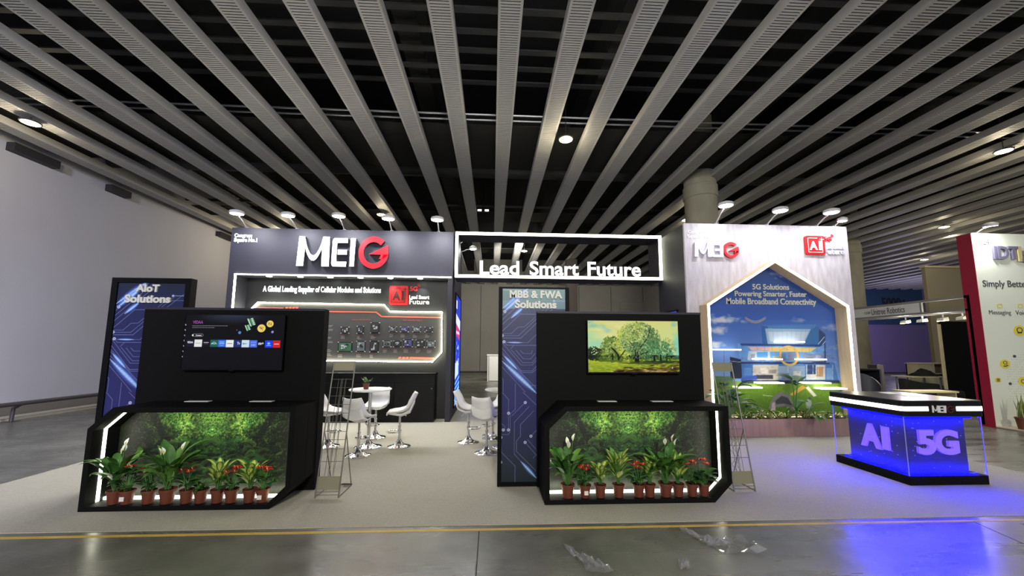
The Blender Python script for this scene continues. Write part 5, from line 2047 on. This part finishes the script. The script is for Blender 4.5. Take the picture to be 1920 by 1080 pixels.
# ================================================================== BAR TABLES AND STOOLS
def make_stool(label):
    """seat front towards local +y"""
    t = thing('bar_stool', label, 'bar stool', (0, 0, 0), group='white bar stools')
    # seat shell: profile from the front lip to the top of the backrest, (y, z, half width, side rise)
    prof = [(.205, -.045, .165, .0), (.20, -.004, .185, .004), (.12, -.012, .205, .03), (.02, -.022, .21, .05), (-.07, -.012, .21, .066),
            (-.135, .025, .205, .07), (-.185, .085, .198, .06), (-.225, .16, .188, .045), (-.262, .24, .176, .03), (-.292, .312, .160, .018)]
    g = MB()
    nu = 9
    for (y, z, hw, rise) in prof:
        for i in range(nu):
            u = -1 + 2 * i / (nu - 1)
            fwd = .06 * u * u * (1 if z > .0 else .0)
            g.v.append((hw * u, y + fwd * min(1, max(z, 0) * 8), z + rise * abs(u) ** 2.2))
    for j in range(len(prof) - 1):
        for i in range(nu - 1):
            a = j * nu + i
            g.f.append((a, a + 1, a + nu + 1, a + nu))
            g.mi.append(0)
    o = g.build('seat_shell', M_WHITE, t, smooth=True, solid=.018)
    o.location = (0, 0, .60)
    g = MB()
    nb = 7
    for (y, z, hw) in ((.19, -.045, .15), (-.03, -.085, .17), (-.17, -.03, .185), (-.235, .12, .17)):
        for i in range(nb):
            u = -1 + 2 * i / (nb - 1)
            g.v.append((hw * u, y, z + .055 * u * u))
    for j in range(3):
        for i in range(nb - 1):
            a = j * nb + i
            g.f.append((a, a + 1, a + nb + 1, a + nb))
            g.mi.append(0)
    o = g.build('seat_underside', M_WHITE, t, smooth=True, solid=.012)
    o.location = (0, 0, .60)
    MB().lathe([(.024, .03), (.024, .34), (.03, .345), (.03, .36), (.019, .365), (.019, .53), (.055, .535), (.055, .548)], n=18).build('gas_column', M_CHROME, t, smooth=True)
    MB().lathe([(.195, 0), (.197, .008), (.19, .014), (.13, .026), (.085, .045), (.055, .075), (.038, .11), (.032, .125)], n=36).build('base', M_CHROME, t, smooth=True)
    ring = [(.0 + .11 * math.cos(a), .11 + .10 * math.sin(a), .255) for a in [2 * PI * i / 22 for i in range(22)]]
    g = MB().tube(ring, .0095, 8, 0, closed=True).lathe([(.033, .235), (.033, .275)], n=14)
    g.build('footrest', M_CHROME, t, smooth=True)
    MB().tube([(.03, -.02, .545), (.13, -.06, .53), (.17, -.075, .505)], .006, 6).tube([(.15, -.068, .515), (.19, -.085, .49)], .011, 6).build('lift_lever', M_CHROME, t, smooth=True)
    return t


def face(dx, dy):                              # rotation that turns +y towards (dx, dy)
    return math.atan2(-dx, dy)


s0 = make_stool('white bar stool in side view right of the table with the small plant')
P1 = FL(748, 838)
s0.location = (P1[0], P1[1], .007)
s0.rotation_euler = (0, 0, face(-1, -.12))
TB = FL(690, 839)
for (p, d, lab) in (((614, 838), (1, -.1), 'white bar stool half hidden by the black wall, facing right towards the round table'),
                    ((671, 855), (.25, 1), 'white bar stool with its back to the viewer, in front of the round table'),
                    ((703, 821), (-.12, -1), 'white bar stool behind the round table, facing the viewer'),
                    ((878, 830), (1, -.15), 'white bar stool in side view near the blue video wall, facing right'),
                    ((912, 850), (.45, 1), 'white bar stool with its back to the viewer beside the middle banner tower'),
                    ((936, 828), (-.9, -.3), 'white bar stool almost hidden behind the middle banner tower')):
    x, y = FL(*p)
    if 'almost hidden' in lab:
        x, y = .03, 7.62
    copy_tree(s0, (x, y, .007), face(*d), lab)


def make_table(label, loc_):
    t = thing('bar_table', label, 'table', loc_, group='round white bar tables')
    zt = AT(690, 729, TB[1])[1] - .007
    MB().lathe([(.325, zt - .03), (.352, zt - .022), (.36, zt - .01), (.355, zt)], n=48).build('tabletop', M_WHITE, t, smooth=True)
    MB().lathe([(.03, .03), (.03, zt - .05), (.09, zt - .045), (.09, zt - .031)], n=20).build('column', M_CHROME, t, smooth=True)
    MB().lathe([(.225, 0), (.227, .008), (.22, .015), (.15, .028), (.09, .05), (.055, .085), (.036, .12)], n=40).build('base', M_CHROME, t, smooth=True)
    return t, zt


_, ZT = make_table('round white bar table with a small potted plant among four white stools', (TB[0], TB[1], .007))
xt = FL(905, 738, ZT)[0] + .36
make_table('round white bar table half hidden behind the middle banner tower', (.24, 7.02, .007))
t = thing('potted_houseplant', 'small rosette plant in a terracotta pot on the round white table', 'potted plant', (AT(688, 728, TB[1])[0], TB[1] - .05, ZT + .008))
pot(t, .056, .10)
g = MB()
r = random.Random(31)
for i in range(18):
    leaf(g, (r.uniform(-.015, .015), r.uniform(-.015, .015), .085), 2 * PI * i * .382, r.uniform(.10, .16), r.uniform(.045, .06), r.uniform(.6, 1.4), r.uniform(-.1, .5), r.choice((0, 0, 1)), None, 6, .15, 0, .6)
g.build('foliage', [mat('leaf_sage', (112, 142, 96), .5), M_LEAF2], t, smooth=True)


# ================================================================== FOLDING LITERATURE RACKS
def rack(label, x, Y, w=.262):
    t = thing('brochure_rack', label, 'brochure rack', (x, Y, .006), group='folding wire brochure racks')
    top = Vector((0, .34, 1.53))
    hw = w / 2

    def on(u, s_):                              # point of the front plane: u across, s_ up the rails
        return (u * hw, top.y * s_, top.z * s_)
    for sx in (-1, 1):
        MB().tube([on(sx, 0), on(sx, 1)], .0085, 8).build('rail', M_STEEL, t, smooth=True)
        MB().tube([on(sx * .97, .46), (sx * hw * .9, .44, .0)], .006, 6).build('rear_leg', M_STEEL, t, smooth=True)
    M_P = mat('rack_plate', (140, 136, 112), .5, .2)
    for (a, b, nm) in ((.925, 1.0, 'top_plate'), (.055, .145, 'bottom_plate')):
        MB().hexa([on(-.96, a), on(.96, a), on(.96, b), on(-.96, b)], [tuple(Vector(on(u, s_)) + Vector((0, .004, -.001))) for u, s_ in ((-.96, a), (.96, a), (.96, b), (-.96, b))]).build(nm, M_P, t)
    for s_ in (.855, .79, .725, .66, .595, .53, .46, .40, .335, .245, .04, .02):
        MB().tube([on(-1, s_), on(1, s_)], .0032, 5).build('cross_wire', M_STEEL, t)
    for k, (ua, ub) in enumerate(((-.35, -.1), (.05, .3))):
        g = MB()
        pts = []
        for j in range(13):
            s_ = .86 - j * .062
            p = Vector(on(ua if j % 2 else ub, s_)) + Vector((0, .01 + (.09 if j % 2 else .02), 0))
            pts.append(tuple(p))
        g.tube(pts, .0028, 5)
        g.tube([on(ua, .86), on(ua - .1, .145)], .0028, 5)
        g.tube([on(ub, .86), on(ub - .05, .145)], .0028, 5)
        g.build('scissor_wires', M_STEEL, t)
    g = MB().tube([(-hw, .0, .008), (-hw, .44, .006)], .006, 6).tube([(hw, 0, .008), (hw, .44, .006)], .006, 6).tube([(-hw, .44, .006), (hw, .44, .006)], .006, 6)
    g.build('base_frame', M_STEEL, t)
    MB().hexa([(hw * .3, .37, .03), (hw, .37, .03), (hw, .43, .012), (hw * .3, .43, .012)],
              [(hw * .3, .37, .036), (hw, .37, .036), (hw, .43, .018), (hw * .3, .43, .018)]).build('rear_tray', M_STEEL, t)
    return t


a, b = FL(591, 935), FL(634, 934)
rack('folding wire brochure rack beside the left black screen wall, in front of the round table', (a[0] + b[0]) / 2, a[1])
a, b = FL(1377, 923), FL(1418, 923)
rack('folding wire brochure rack beside the right planter box, in front of the house niche', (a[0] + b[0]) / 2, a[1])

# ================================================================== THE BLUE GLASS COUNTER
X0, X1, Y0, Y1 = 5.315, 6.388, 4.887, 5.955
t = thing('glass_counter', 'square black and glass counter glowing blue with AI and 5G letters', 'counter', (X0, Y0, 0))
L = lambda mb: loc(mb, -X0, -Y0)
L(MB().box(X0, X1, Y0, Y1, .006, .118)).build('plinth', M_BLACK, t, bevel=.004)
M_CORE = mat('counter_core_navy', (46, 44, 72), .45)
cx0, cx1, cy0, cy1 = 5.46, 6.27, 5.0, 5.84
L(MB().box(cx0, cx1, cy0, cy1, .118, .862)).build('core', M_CORE, t)
M_GLASS = mat_glass('clear_acrylic', (.97, .97, 1))
M_GEDGE = mat('acrylic_edge', (170, 170, 215), .3)
for nm, bx in (('glass_panel', (X0 + .004, X1 - .004, Y0 + .004, Y0 + .012)), ('glass_panel', (X0 + .004, X0 + .012, Y0 + .013, Y1 - .01)),
               ('glass_panel', (X1 - .012, X1 - .004, Y0 + .013, Y1 - .01))):
    L(MB().box(*bx, .119, .861)).build(nm, M_GLASS, t)
for (ex, ey) in ((X0 + .003, Y0 + .003), (X1 - .009, Y0 + .003), (X0 + .003, Y1 - .012)):
    L(MB().box(ex, ex + .006, ey, ey + .008, .119, .861)).build('glass_edge', M_GEDGE, t)
M_BLUE = mat('blue_led_strip', (20, 20, 255), .4, emit=(0, 0, 255), strength=300)
g = MB()
for z0, z1 in ((.119, .131), (.825, .861)):
    g.box(cx0 - .05, cx1 + .05, cy0 - .05, cy0 - .035, z0, z1)
    g.box(cx0 - .05, cx0 - .035, cy0 - .035, cy1 + .05, z0, z1)
L(g).build('blue_led_strip', M_BLUE, t)
M_LETB = mat('blue_lit_letter', (160, 130, 255), .5, emit=(112, 80, 255), strength=.75)
g = MB()
Yf = cy0
for s, b in (('5', (1722.4, 806, 1750.8, 853)), ('G', (1754.6, 805.5, 1793.9, 853))):
    text_on(g, s, *BOX(*b, Yf - .02), Yf - .001, .03, bold=.045)
L(g).build('five_g_letters', M_LETB, t)
g = MB()
XF = cx0
for s, pl_, pr_ in (('A', (1617, 795), (1655.5, 843.5)), ('I', (1657, 801), (1670.5, 848))):
    ya, za = AX(pl_[0], 834 if s == 'A' else 839, XF - .01)
    yb, zb_ = AX(pr_[0], pr_[1], XF - .01)
    yt, ztp = AX((pl_[0] + pr_[0]) / 2, pl_[1], XF - .01)
    text_on(g, s, ya, yb, (za + zb_) / 2, ztp, XF - .001, .03, 'left', bold=.045)
L(g).build('ai_letters', M_LETB, t)
r = random.Random(12)
g = MB()
M_SPARK = mat('printed_light_dots', (150, 150, 210), .5, emit=(120, 120, 255), strength=.4)
for _ in range(22):
    x, z = r.uniform(cx0 + .05, cx1 - .05), r.uniform(.16, .8)
    shape_on(g, [disc(.5, .5, .5, n=8)], x, x + .014, z, z + .014, cy0 - .0005, .001)
    y, z = r.uniform(cy0 + .05, cy1 - .05), r.uniform(.16, .8)
    shape_on(g, [disc(.5, .5, .5, n=8)], y, y + .014, z, z + .014, cx0 - .0005, .001, 'left')
L(g).build('printed_dots', M_SPARK, t)
zt0, zt1 = .862, 1.066
M_TOPW = mat('dark_walnut_top', (52, 48, 46), .28, noise=(4, .25, (1, 8, 1)))
tx0, tx1, ty0, ty1 = 5.282, 6.408, 4.862, 5.972
L(MB().prism(rrect(tx0, tx1, ty0, ty1, .05), zt0, zt1 - .012, 'z')).build('counter_head', M_BLKGLOSS, t)
L(MB().prism(rrect(tx0, tx1, ty0, ty1, .05), zt1 - .011, zt1, 'z')).build('worktop', M_TOPW, t)
zl0, zl1 = zt0 + .072, zt0 + .128
band = rrect(tx0 - .006, tx1 + .006, ty0 - .006, ty1 + .006, .056)
inb = rrect(tx0 + .0005, tx1 - .0005, ty0 + .0005, ty1 - .0005, .05)
lx0 = AT(1740, 767, ty0)[0]
lx1 = AT(1793, 767, ty0)[0]
k = len(band)
g = MB()
for i in range(k):
    (xa, ya), (xb, yb) = band[i], band[(i + 1) % k]
    (xc, yc), (xd, yd) = inb[(i + 1) % k], inb[i]
    if ya < ty0 + .01 and yb < ty0 + .01 and abs(xa - xb) > .5:
        for (u, v) in ((xa, lx0), (lx1, xb)) if xa < xb else ((xb, lx0), (lx1, xa)):
            g.box(u, v, ty0 - .006, ty0, zl0, zl1)
    else:
        g.hexa([(xa, ya, zl0), (xb, yb, zl0), (xc, yc, zl0), (xd, yd, zl0)], [(xa, ya, zl1), (xb, yb, zl1), (xc, yc, zl1), (xd, yd, zl1)])
L(g).build('led_band', mat('counter_led_band', (255, 255, 255), .4, emit=(255, 253, 240), strength=4), t)
logo_sign('small white MEI logo with dark red G on the edge of the glass counter',
          [BOX(1747.6, 760.3, 1758.5, 773.4, ty0), BOX(1760, 760.6, 1767.5, 773.7, ty0), BOX(1769.2, 760.6, 1772.6, 773.9, ty0), BOX(1775, 760.8, 1786.8, 774, ty0)],
          ty0, .008, .0005, M_LETTER, mat('dull_dark_red', (92, 20, 22), .5))
for (pp, lab) in ((((1646, 736), (1666, 735), (1689, 738), (1668, 739)), 'white paper sheet on the glass counter, farther of two'),
                  (((1686, 741), (1712, 741), (1733, 744), (1704, 744)), 'white paper sheet on the glass counter, nearer of two')):
    P = [FL(*p, zt1) for p in pp]
    tag(MB().prism(P, zt1 + .0008, zt1 + .0025, 'z').build('paper_sheet', M_LETTER), lab, 'paper', 'paper sheets on the glass counter')

# ================================================================== NEIGHBOURING STANDS ON THE RIGHT
YI = 8.43
M_IDT = mat('pale_green_white_board', (222, 226, 208), .6, noise=(.6, .03, (1, 1, 1)))
M_CRIM = mat('crimson_edge', (164, 26, 58), .5)
ix0 = AT(1838, 600, YI)[0] - .0
ix0 = 11.33
t = thing('neighbour_wall', 'pale printed wall of the neighbouring stand with a crimson edge', 'exhibition wall', (ix0, YI, 0))
MB().box(0.012, 4.6, 0, .28, .03, 4.5).build('wall_panel', M_IDT, t)
MB().box(0, .011, -.004, .29, 0, 4.5).build('crimson_edge', M_CRIM, t)
MB().box(0.012, 4.6, -1.6, .28, .006, .029).build('plinth_floor', mat('pale_wood_floor', (206, 190, 162), .5), t)
BI = lambda *b: (lambda q: (q[0] - ix0, q[1] - ix0, q[2], q[3]))(BOX(*b, YI))
M_DKTXT = mat('dark_grey_lettering', (72, 74, 80), .5)
M_YELI = mat('yellow_icon', (226, 208, 70), .5)
g = MB()
text_on(g, '324', *BI(1837.5, 447.8, 1853.5, 459), -.001, .004, bold=.0)
text_on(g, 'Simply Better', *BI(1843.5, 526.5, 1928, 541.5), -.001, .004, bold=.015)
text_on(g, 'Messaging', *BI(1855, 582, 1894.5, 592), -.001, .004, bold=.0)
text_on(g, 'Voice', *BI(1904.5, 582.3, 1927, 590.6), -.001, .004, bold=.0)
g.build('lettering', M_DKTXT, t)
g = MB()
text_on(g, 'IDT', *BI(1861.5, 463, 1903.5, 486.5), -.001, .05, bold=.03)
g.build('logo_lettering', mat('logo_grey', (112, 108, 128), .4), t)
g = MB()
b = BI(1906, 463, 1910, 491)
g.box(b[0] + .008, b[1] - .008, -.05, -.001, b[2], b[3])
g.build('logo_bar', mat('logo_bar_pale_yellow', (196, 184, 128), .5), t)
g = text_on(MB(), 'g', *BI(1912, 470, 1930, 493), -.001, .05, bold=.03)
g.build('logo_lettering', mat('logo_grey', (112, 108, 128), .4), t)
g = MB()
for (x, y, rr) in ((1911, 620, 10), (1884, 682.5, 8.5), (1871, 712.4, 5), (1918, 715, 8.5)):
    q = BI(x - rr, y - rr, x + rr, y + rr)
    shape_on(g, [disc(.5, .5, .5)], *q, -.001, .005)
for (x, y) in ((1874, 573.5), (1912.5, 574)):
    q = BI(x - 4.5, y - 4, x + 4.5, y + 4)
    shape_on(g, [rrect(0, 1, .1, 1, .2), rrect(.15, .85, .25, .85, .1)], *q, -.001, .004)
g.build('icon_discs', M_YELI, t)
g = MB()
for (x, y, rr) in ((1911, 619, 5), (1884, 680, 3.4), (1918, 715, 4)):
    q = BI(x - rr, y - rr, x + rr, y + rr)
    shape_on(g, [disc(.5, .5, .5), disc(.5, .5, .36)], *q, -.007, .003)
for (x, y, s_) in ((1911, 624, 4), (1884, 686.5, 3), (1888, 685, 1.4), (1871, 711, 2.6), (1871, 714, 2.6)):
    q = BI(x - s_, y - 1, x + s_, y + 1)
    g.box(q[0], q[1], -.01, -.007, q[2], q[3])
for (x, y) in ((1902, 668), (1894, 719.5)):
    q = BI(x - 2.6, y - 2.6, x + 2.6, y + 2.6)
    shape_on(g, [disc(.5, .5, .5)], *q, -.001, .004)
g.build('icon_marks', M_DKTXT, t)
g = MB()
gc = AT(1950, 720, YI)
for i in range(-14, 8):
    for j in range(-10, 15):
        x, z = i * .055, j * .055
        d = math.hypot(x * .9, z)
        if .3 < d < .78 and (i * 7 + j * 3) % 5:
            X, Z = gc[0] + x - ix0, gc[1] + z
            if .05 < X < 2:
                g.box(X - .006, X + .006, -.004, .001, Z - .006, Z + .006)
g.build('printed_dot_map', mat('printed_dots_grey', (176, 182, 172), .6), t)
X, Z = AT(1853, 434, 8.2)
arm_spot('arm floodlight on top of the neighbouring pale wall', (X + .05, 8.5, 4.5), (X, 8.15, 4.58), (X + .2, 8.4, 3), 26, .12)
a = FL(1915, 806)
t = thing('snake_plant', 'potted snake plant with upright striped leaves by the pale wall', 'potted plant', (AT(1921, 800, 8.1)[0], 8.1, .03))
MB().lathe([(.09, 0), (.12, .22), (.13, .22), (.13, .25), (.11, .25)], n=20).build('pot', M_POT, t, smooth=True)
MB().lathe([(.05, .1), (.11, .2), (.11, .215), (.01, .22)], n=16).build('soil', M_SOIL, t)
g = MB()
r = random.Random(8)
for i in range(9):
    leaf(g, (r.uniform(-.05, .05), r.uniform(-.05, .05), .2), 2 * PI * i * .382, r.uniform(.4, .62), .06, r.uniform(1.35, 1.54), r.uniform(-.1, .25), 0, 1, 8, .3, 0, .5)
g.build('foliage', [mat('snake_leaf_edge', (170, 176, 96), .5), mat('snake_leaf_centre', (70, 100, 58), .5)], t, smooth=True)

# ---- aluminium frame stand with the fascia sign
XU = 11.36
M_ALU = mat('anodised_aluminium', (176, 176, 178), .4, .7)
yN, zN = AX(1819, 553, XU)
yF, zF = AX(1600, 575, XU)
zN = 3.04
t = thing('frame_stand', 'open aluminium frame stand with a white fascia sign reading Unitree Robotics', 'exhibition frame', (XU, yN, 0))
LU = lambda mb: loc(mb, -XU, -yN)
yF = max(yF, yN + 2.6) + .35
zB = AX(1819, 578.5, XU)[1]
LU(MB().box(XU - .03, XU + .03, yN, yN + .06, .032, zN)).build('post', M_ALU, t)
LU(MB().box(XU - .03, XU + .03, yF, yF + .06, 0, zN)).build('post', M_ALU, t)
LU(MB().box(XU - .03, XU + .03, yN + .06, yF, zN - .06, zN)).build('top_beam', M_ALU, t)
LU(MB().box(XU - .03, XU + .03, yN + .06, yF, zB - .05, zB)).build('lower_beam', M_ALU, t)
ys0, zs1 = AX(1724.5, 566, XU)
zs0 = zB + .005
LU(MB().box(XU - .028, XU - .012, ys0, yF - .01, zs0, zN - .062)).build('fascia_panel', M_WHITE, t)
LU(MB().box(XU - .03, XU + .02, ys0 - .05, ys0 - .005, zB, zN - .06)).build('fascia_mullion', M_ALU, t)
g = MB()
ya, _z = AX(1633, 575, XU - .03)
yb, _z = AX(1695.5, 575, XU - .03)
zc = (zs0 + zN - .062) / 2
hh = (zN - zs0) * .27
text_on(g, 'Unitree Robotics', ya, yb, zc - hh, zc + hh, XU - .029, .004, 'left', bold=.0)
ya2 = AX(1620, 575, XU - .03)[0]
yb2 = AX(1630.5, 575, XU - .03)[0]
text_on(g, 'C220', ya2, yb2, zc - hh * .5, zc + hh * .3, XU - .029, .004, 'left', bold=.0)
LU(g).build('fascia_lettering', M_DKTXT, t)
# track rail with lamps
yt0 = yN + .1
LU(MB().box(XU + .40, XU + .44, yN + .1, yF - .2, zB - .06, zB - .03)).build('track_rail', M_ALU, t)
LU(MB().box(XU + .03, XU + 2.4, yN + .02, yN + .06, zN - .06, zN)).build('front_beam', M_ALU, t)
for (px_, py_, lit, lab) in ((1699, 606, True, 'lit white track lamp hanging in the aluminium stand, farthest left'), (1730, 603, False, 'unlit white track lamp beside the left lit one'),
                             (1769, 602, True, 'lit warm track lamp near the middle of the aluminium stand'), (1806, 601, False, 'unlit white track lamp nearest the crimson wall edge')):
    Yl, _z = AX(px_, py_, XU + .42)
    Yl = min(max(Yl, yN + .2), yF - .3)
    q = thing('track_lamp', lab, 'spotlight', (XU + .42, Yl, zB - .06), group='track lamps of the aluminium stand')
    MB().box(-.012, .012, -.012, .012, -.07, 0).build('bracket', M_LAMPBODY, q)
    MB().hexa([(-.09, -.07, -.10), (.06, -.07, -.07), (.06, .07, -.07), (-.09, .07, -.10)], [(-.10, -.08, -.17), (.07, -.08, -.15), (.07, .08, -.15), (-.10, .08, -.17)]).build('lamp_head', M_LAMPBODY, q)
    if lit:
        MB().hexa([(-.10, -.07, -.172), (.06, -.07, -.152), (.06, .07, -.152), (-.10, .07, -.172)], [(-.10, -.07, -.178), (.06, -.07, -.158), (.06, .07, -.158), (-.10, .07, -.178)]).build('diffuser', M_WARMGLOW, q)
        lamp('track_glow', 'POINT', (XU + .40, Yl, zB - .32), 80, (1, .9, .7), .06)

# ---- furniture inside and behind the aluminium stand
M_CREAM = mat('cream_board', (206, 198, 166), .6)
M_BLKCLOTH = mat('black_cloth', (24, 24, 26), .9)
Yq = 12.6
a = BOX(1778, 603, 1841, 735, Yq)
tag(MB().box(a[0], a[1] + .4, Yq, Yq + .06, 0, a[3]).build('black_partition', M_BLACK), 'black partition panel behind the aluminium stand next to the crimson edge', 'partition')
a = BOX(1771, 608, 1776, 700, 12.5)
tag(MB().box(a[0], a[0] + .07, 12.5, 12.56, 0, a[3]).build('frame_post', M_CREAM), 'cream upright post left of the black partition panel', 'post')
Yc = 14.4
a = BOX(1724, 681, 1788, 709, Yc)
t = thing('sideboard', 'cream sideboard with an open shelf compartment in the right background', 'sideboard', (a[0], Yc, 0))
w = a[1] - a[0]
zt = a[3]
MB().box(0, w, 0, .5, zt - .04, zt).build('worktop', M_CREAM, t)
MB().box(.03, w * .42, .02, .48, 0.02, zt - .04).build('cupboard_door', M_CREAM, t)
MB().box(w * .43, w * .47, .02, .48, 0, zt - .04).build('divider', M_CREAM, t)
MB().box(w - .05, w, .02, .48, 0, zt - .04).build('side_panel', M_CREAM, t)
MB().box(w * .47, w - .05, .02, .48, zt - .42, zt - .39).build('shelf', M_CREAM, t)
MB().box(w * .48, w - .08, .06, .46, zt - .86, zt - .5).build('drawer', M_CREAM, t)
MB().box(.03, w - .03, .44, .48, 0, zt - .04).build('back_panel', mat('brown_board', (120, 110, 92), .7), t)  # back in a darker brown than the cream boards
Ya = 12.9
a = BOX(1709, 706, 1775, 710, Ya)
t = thing('work_table', 'pale work table in front of the cream sideboard', 'table', (a[0], Ya, 0))
w = a[1] - a[0]
zt2 = a[3]
MB().box(0, w, 0, .7, zt2 - .035, zt2).build('tabletop', M_CREAM, t)
for (x, y) in ((.1, .08), (w - .14, .08), (.1, .6), (w - .14, .6)):
    MB().box(x, x + .04, y, y + .04, 0, zt2 - .035).build('leg', M_ALU, t)


def heap(name, label, cat, x0, x1, y0, y1, z0, h, seed, m, prof):
    g = MB()
    n, k = 16, 8
    r = random.Random(seed)
    for j in range(k + 1):
        for i in range(n + 1):
            u, v = i / n, j / k
            hh = np.interp(u, [p[0] for p in prof], [p[1] for p in prof]) * math.sin(PI * v) ** .6
            g.v.append((x0 + (x1 - x0) * u + r.uniform(-.01, .01), y0 + (y1 - y0) * v, z0 + max(h * hh * r.uniform(.9, 1.1), 0.002)))
    for j in range(k):
        for i in range(n):
            a_ = j * (n + 1) + i
            g.f.append((a_, a_ + 1, a_ + n + 2, a_ + n + 1))
            g.mi.append(0)
    b = len(g.v)
    return tag(g.build(name, m, smooth=False), label, cat)


b = BOX(1720, 695, 1752, 707, Ya + .2)
heap('cloth_heap', 'heap of black cloth lying on the pale work table', 'cloth', b[0], min(b[1], a[1] - .02), Ya + .05, Ya + .6, zt2 + .001, .26, 3, M_BLKCLOTH, [(0, 0), (.12, .4), (.3, .5), (.55, 1), (.8, .75), (.93, .5), (1, 0)])
Yb2 = 11.9
b = BOX(1731, 711, 1795, 735, Yb2)
t = thing('sofa', 'low dark sofa between the work table and the glass counter', 'sofa', (b[0], Yb2, 0))
w = b[1] - b[0]
MB().prism([(0, 0), (w, 0), (w, .62), (w * .55, .66), (w * .2, .74), (0, .8)], .5, .75).build('backrest', M_BLKCLOTH, t, bevel=.03)
MB().box(.02, w - .02, -.2, .5, .12, .46).build('seat', M_BLKCLOTH, t, bevel=.04)
for x in (.08, w - .12):
    for y in (-.15, .42):
        MB().box(x, x + .04, y, y + .04, 0, .12).build('leg', M_BLACK, t)
Yr = 10.0
b = BOX(1708, 732, 1798, 742, Yr)
t = thing('low_bench', 'long low cream board bench behind the glass counter', 'bench', (b[0], Yr, 0))
w = b[1] - b[0]
zz = AT(1750, 734, Yr)[1]
MB().box(0, w, 0, .5, zz - .04, zz).build('top_board', M_CREAM, t)
MB().box(.04, .08, .03, .47, 0, zz - .04).build('side_panel', M_CREAM, t)
MB().box(w - .08, w - .04, .03, .47, 0, zz - .04).build('side_panel', M_CREAM, t)
Yk = 10.2
b = BOX(1611, 692, 1652, 735, Yk)
t = thing('black_cabinet', 'black open cabinet standing right of the white wall', 'cabinet', (b[0], Yk, 0))
w = b[1] - b[0]
zz = b[3]
MB().box(0, w, .40, .44, 0, zz).build('back_panel', M_BLACK, t)
MB().box(0, .03, 0, .40, 0, zz).build('side_panel', M_BLACK, t)
MB().box(w - .05, w, 0, .40, 0, zz).build('side_panel', M_BLACK2, t)
MB().box(0.03, w - .05, 0, .40, zz - .035, zz).build('top_panel', M_BLACK, t)
MB().box(0.03, w - .05, 0, .40, .4, .43).build('shelf', M_BLACK, t)
b = BOX(1645, 684, 1656, 694, 11.2)
tag(MB().box(b[0], b[1], 11.2, 11.5, 0, b[3]).build('grey_box', mat('grey_case', (66, 64, 68), .6)), 'tall grey case just behind the black open cabinet', 'case')
Yh2 = 9.2
b = BOX(1619, 704, 1652, 735, Yh2)
t = thing('tub_chair', 'dark rounded tub chair in front of the black open cabinet', 'chair', ((b[0] + b[1]) / 2 + .05, Yh2 + .1, 0))
g = MB()
n = 20
for i in range(n + 1):
    an = PI * (.02 + .96 * i / n)
    hh = .78 + .36 * math.sin(an) ** .7
    for rr, z in ((.30, .10), (.30, hh), (.26, hh), (.26, .10)):
        g.v.append((rr * math.cos(an), -.02 + rr * math.sin(an), z))
for i in range(n):
    for q in range(4):
        a_, b_ = i * 4 + q, i * 4 + (q + 1) % 4
        g.f.append((a_, b_, b_ + 4, a_ + 4))
        g.mi.append(0)
g.f += [(0, 1, 2, 3), (n * 4 + 3, n * 4 + 2, n * 4 + 1, n * 4)]
g.mi += [0, 0]
g.build('tub_back', mat('charcoal_leather', (58, 58, 62), .4), t, smooth=True)
MB().lathe([(.2, .10), (.25, .14), (.25, .44), (.2, .47)], n=24).build('seat', mat('charcoal_leather', (58, 58, 62), .4), t, smooth=True)
MB().lathe([(.22, 0), (.22, .02), (.05, .05), (.04, .11)], n=24).build('base', M_CHROME, t, smooth=True)
Yv = 16.5
b = BOX(1759, 503, 1822, 720, Yv)
t = thing('beige_booth_wall', 'beige booth wall with a pale top edge rising behind the aluminium stand', 'exhibition wall', (b[0], Yv, 0))
w = b[1] - b[0] + 2
MB().box(0, w, 0, .15, 0, b[3]).build('wall_panel', mat('beige_board', (172, 162, 132), .7), t)
MB().box(-.05, w, -.05, .2, b[3] + .001, b[3] + .08).build('top_edge', mat('cream_edge', (226, 214, 170), .6), t)
lamp('beige_wall_lamp', 'POINT', (b[0] - .6, Yv - 1.6, b[3] + 1.0), 60, (1, .9, .62), .1)
# teal banner on the far violet-lit wall
b = BOX(1600, 540, 1728.5, 608, YB - .1)
t = thing('hanging_banner', 'dark teal banner with large dark figures on the far violet-lit wall', 'banner', (b[0], YB - .06, b[2]))
w, h = b[1] - b[0], b[3] - b[2]
MB().box(0, w, 0, .04, 0, h).build('banner_cloth', mat('teal_banner_cloth', (30, 62, 92), .8), t)
q = BOX(1655, 558, 1700, 579, YB - .1)
text_on(MB(), '5000+', q[0] - b[0], q[1] - b[0], q[2] - b[2], q[3] - b[2], -.001, .004, bold=.04).build('banner_lettering', mat('banner_ink', (12, 16, 28), .8), t)
lamp('added_violet_light', 'POINT', (27, 24, 3.5), 420, (.72, .66, 1), .5)  # unseen light added to tint the far right wall violet
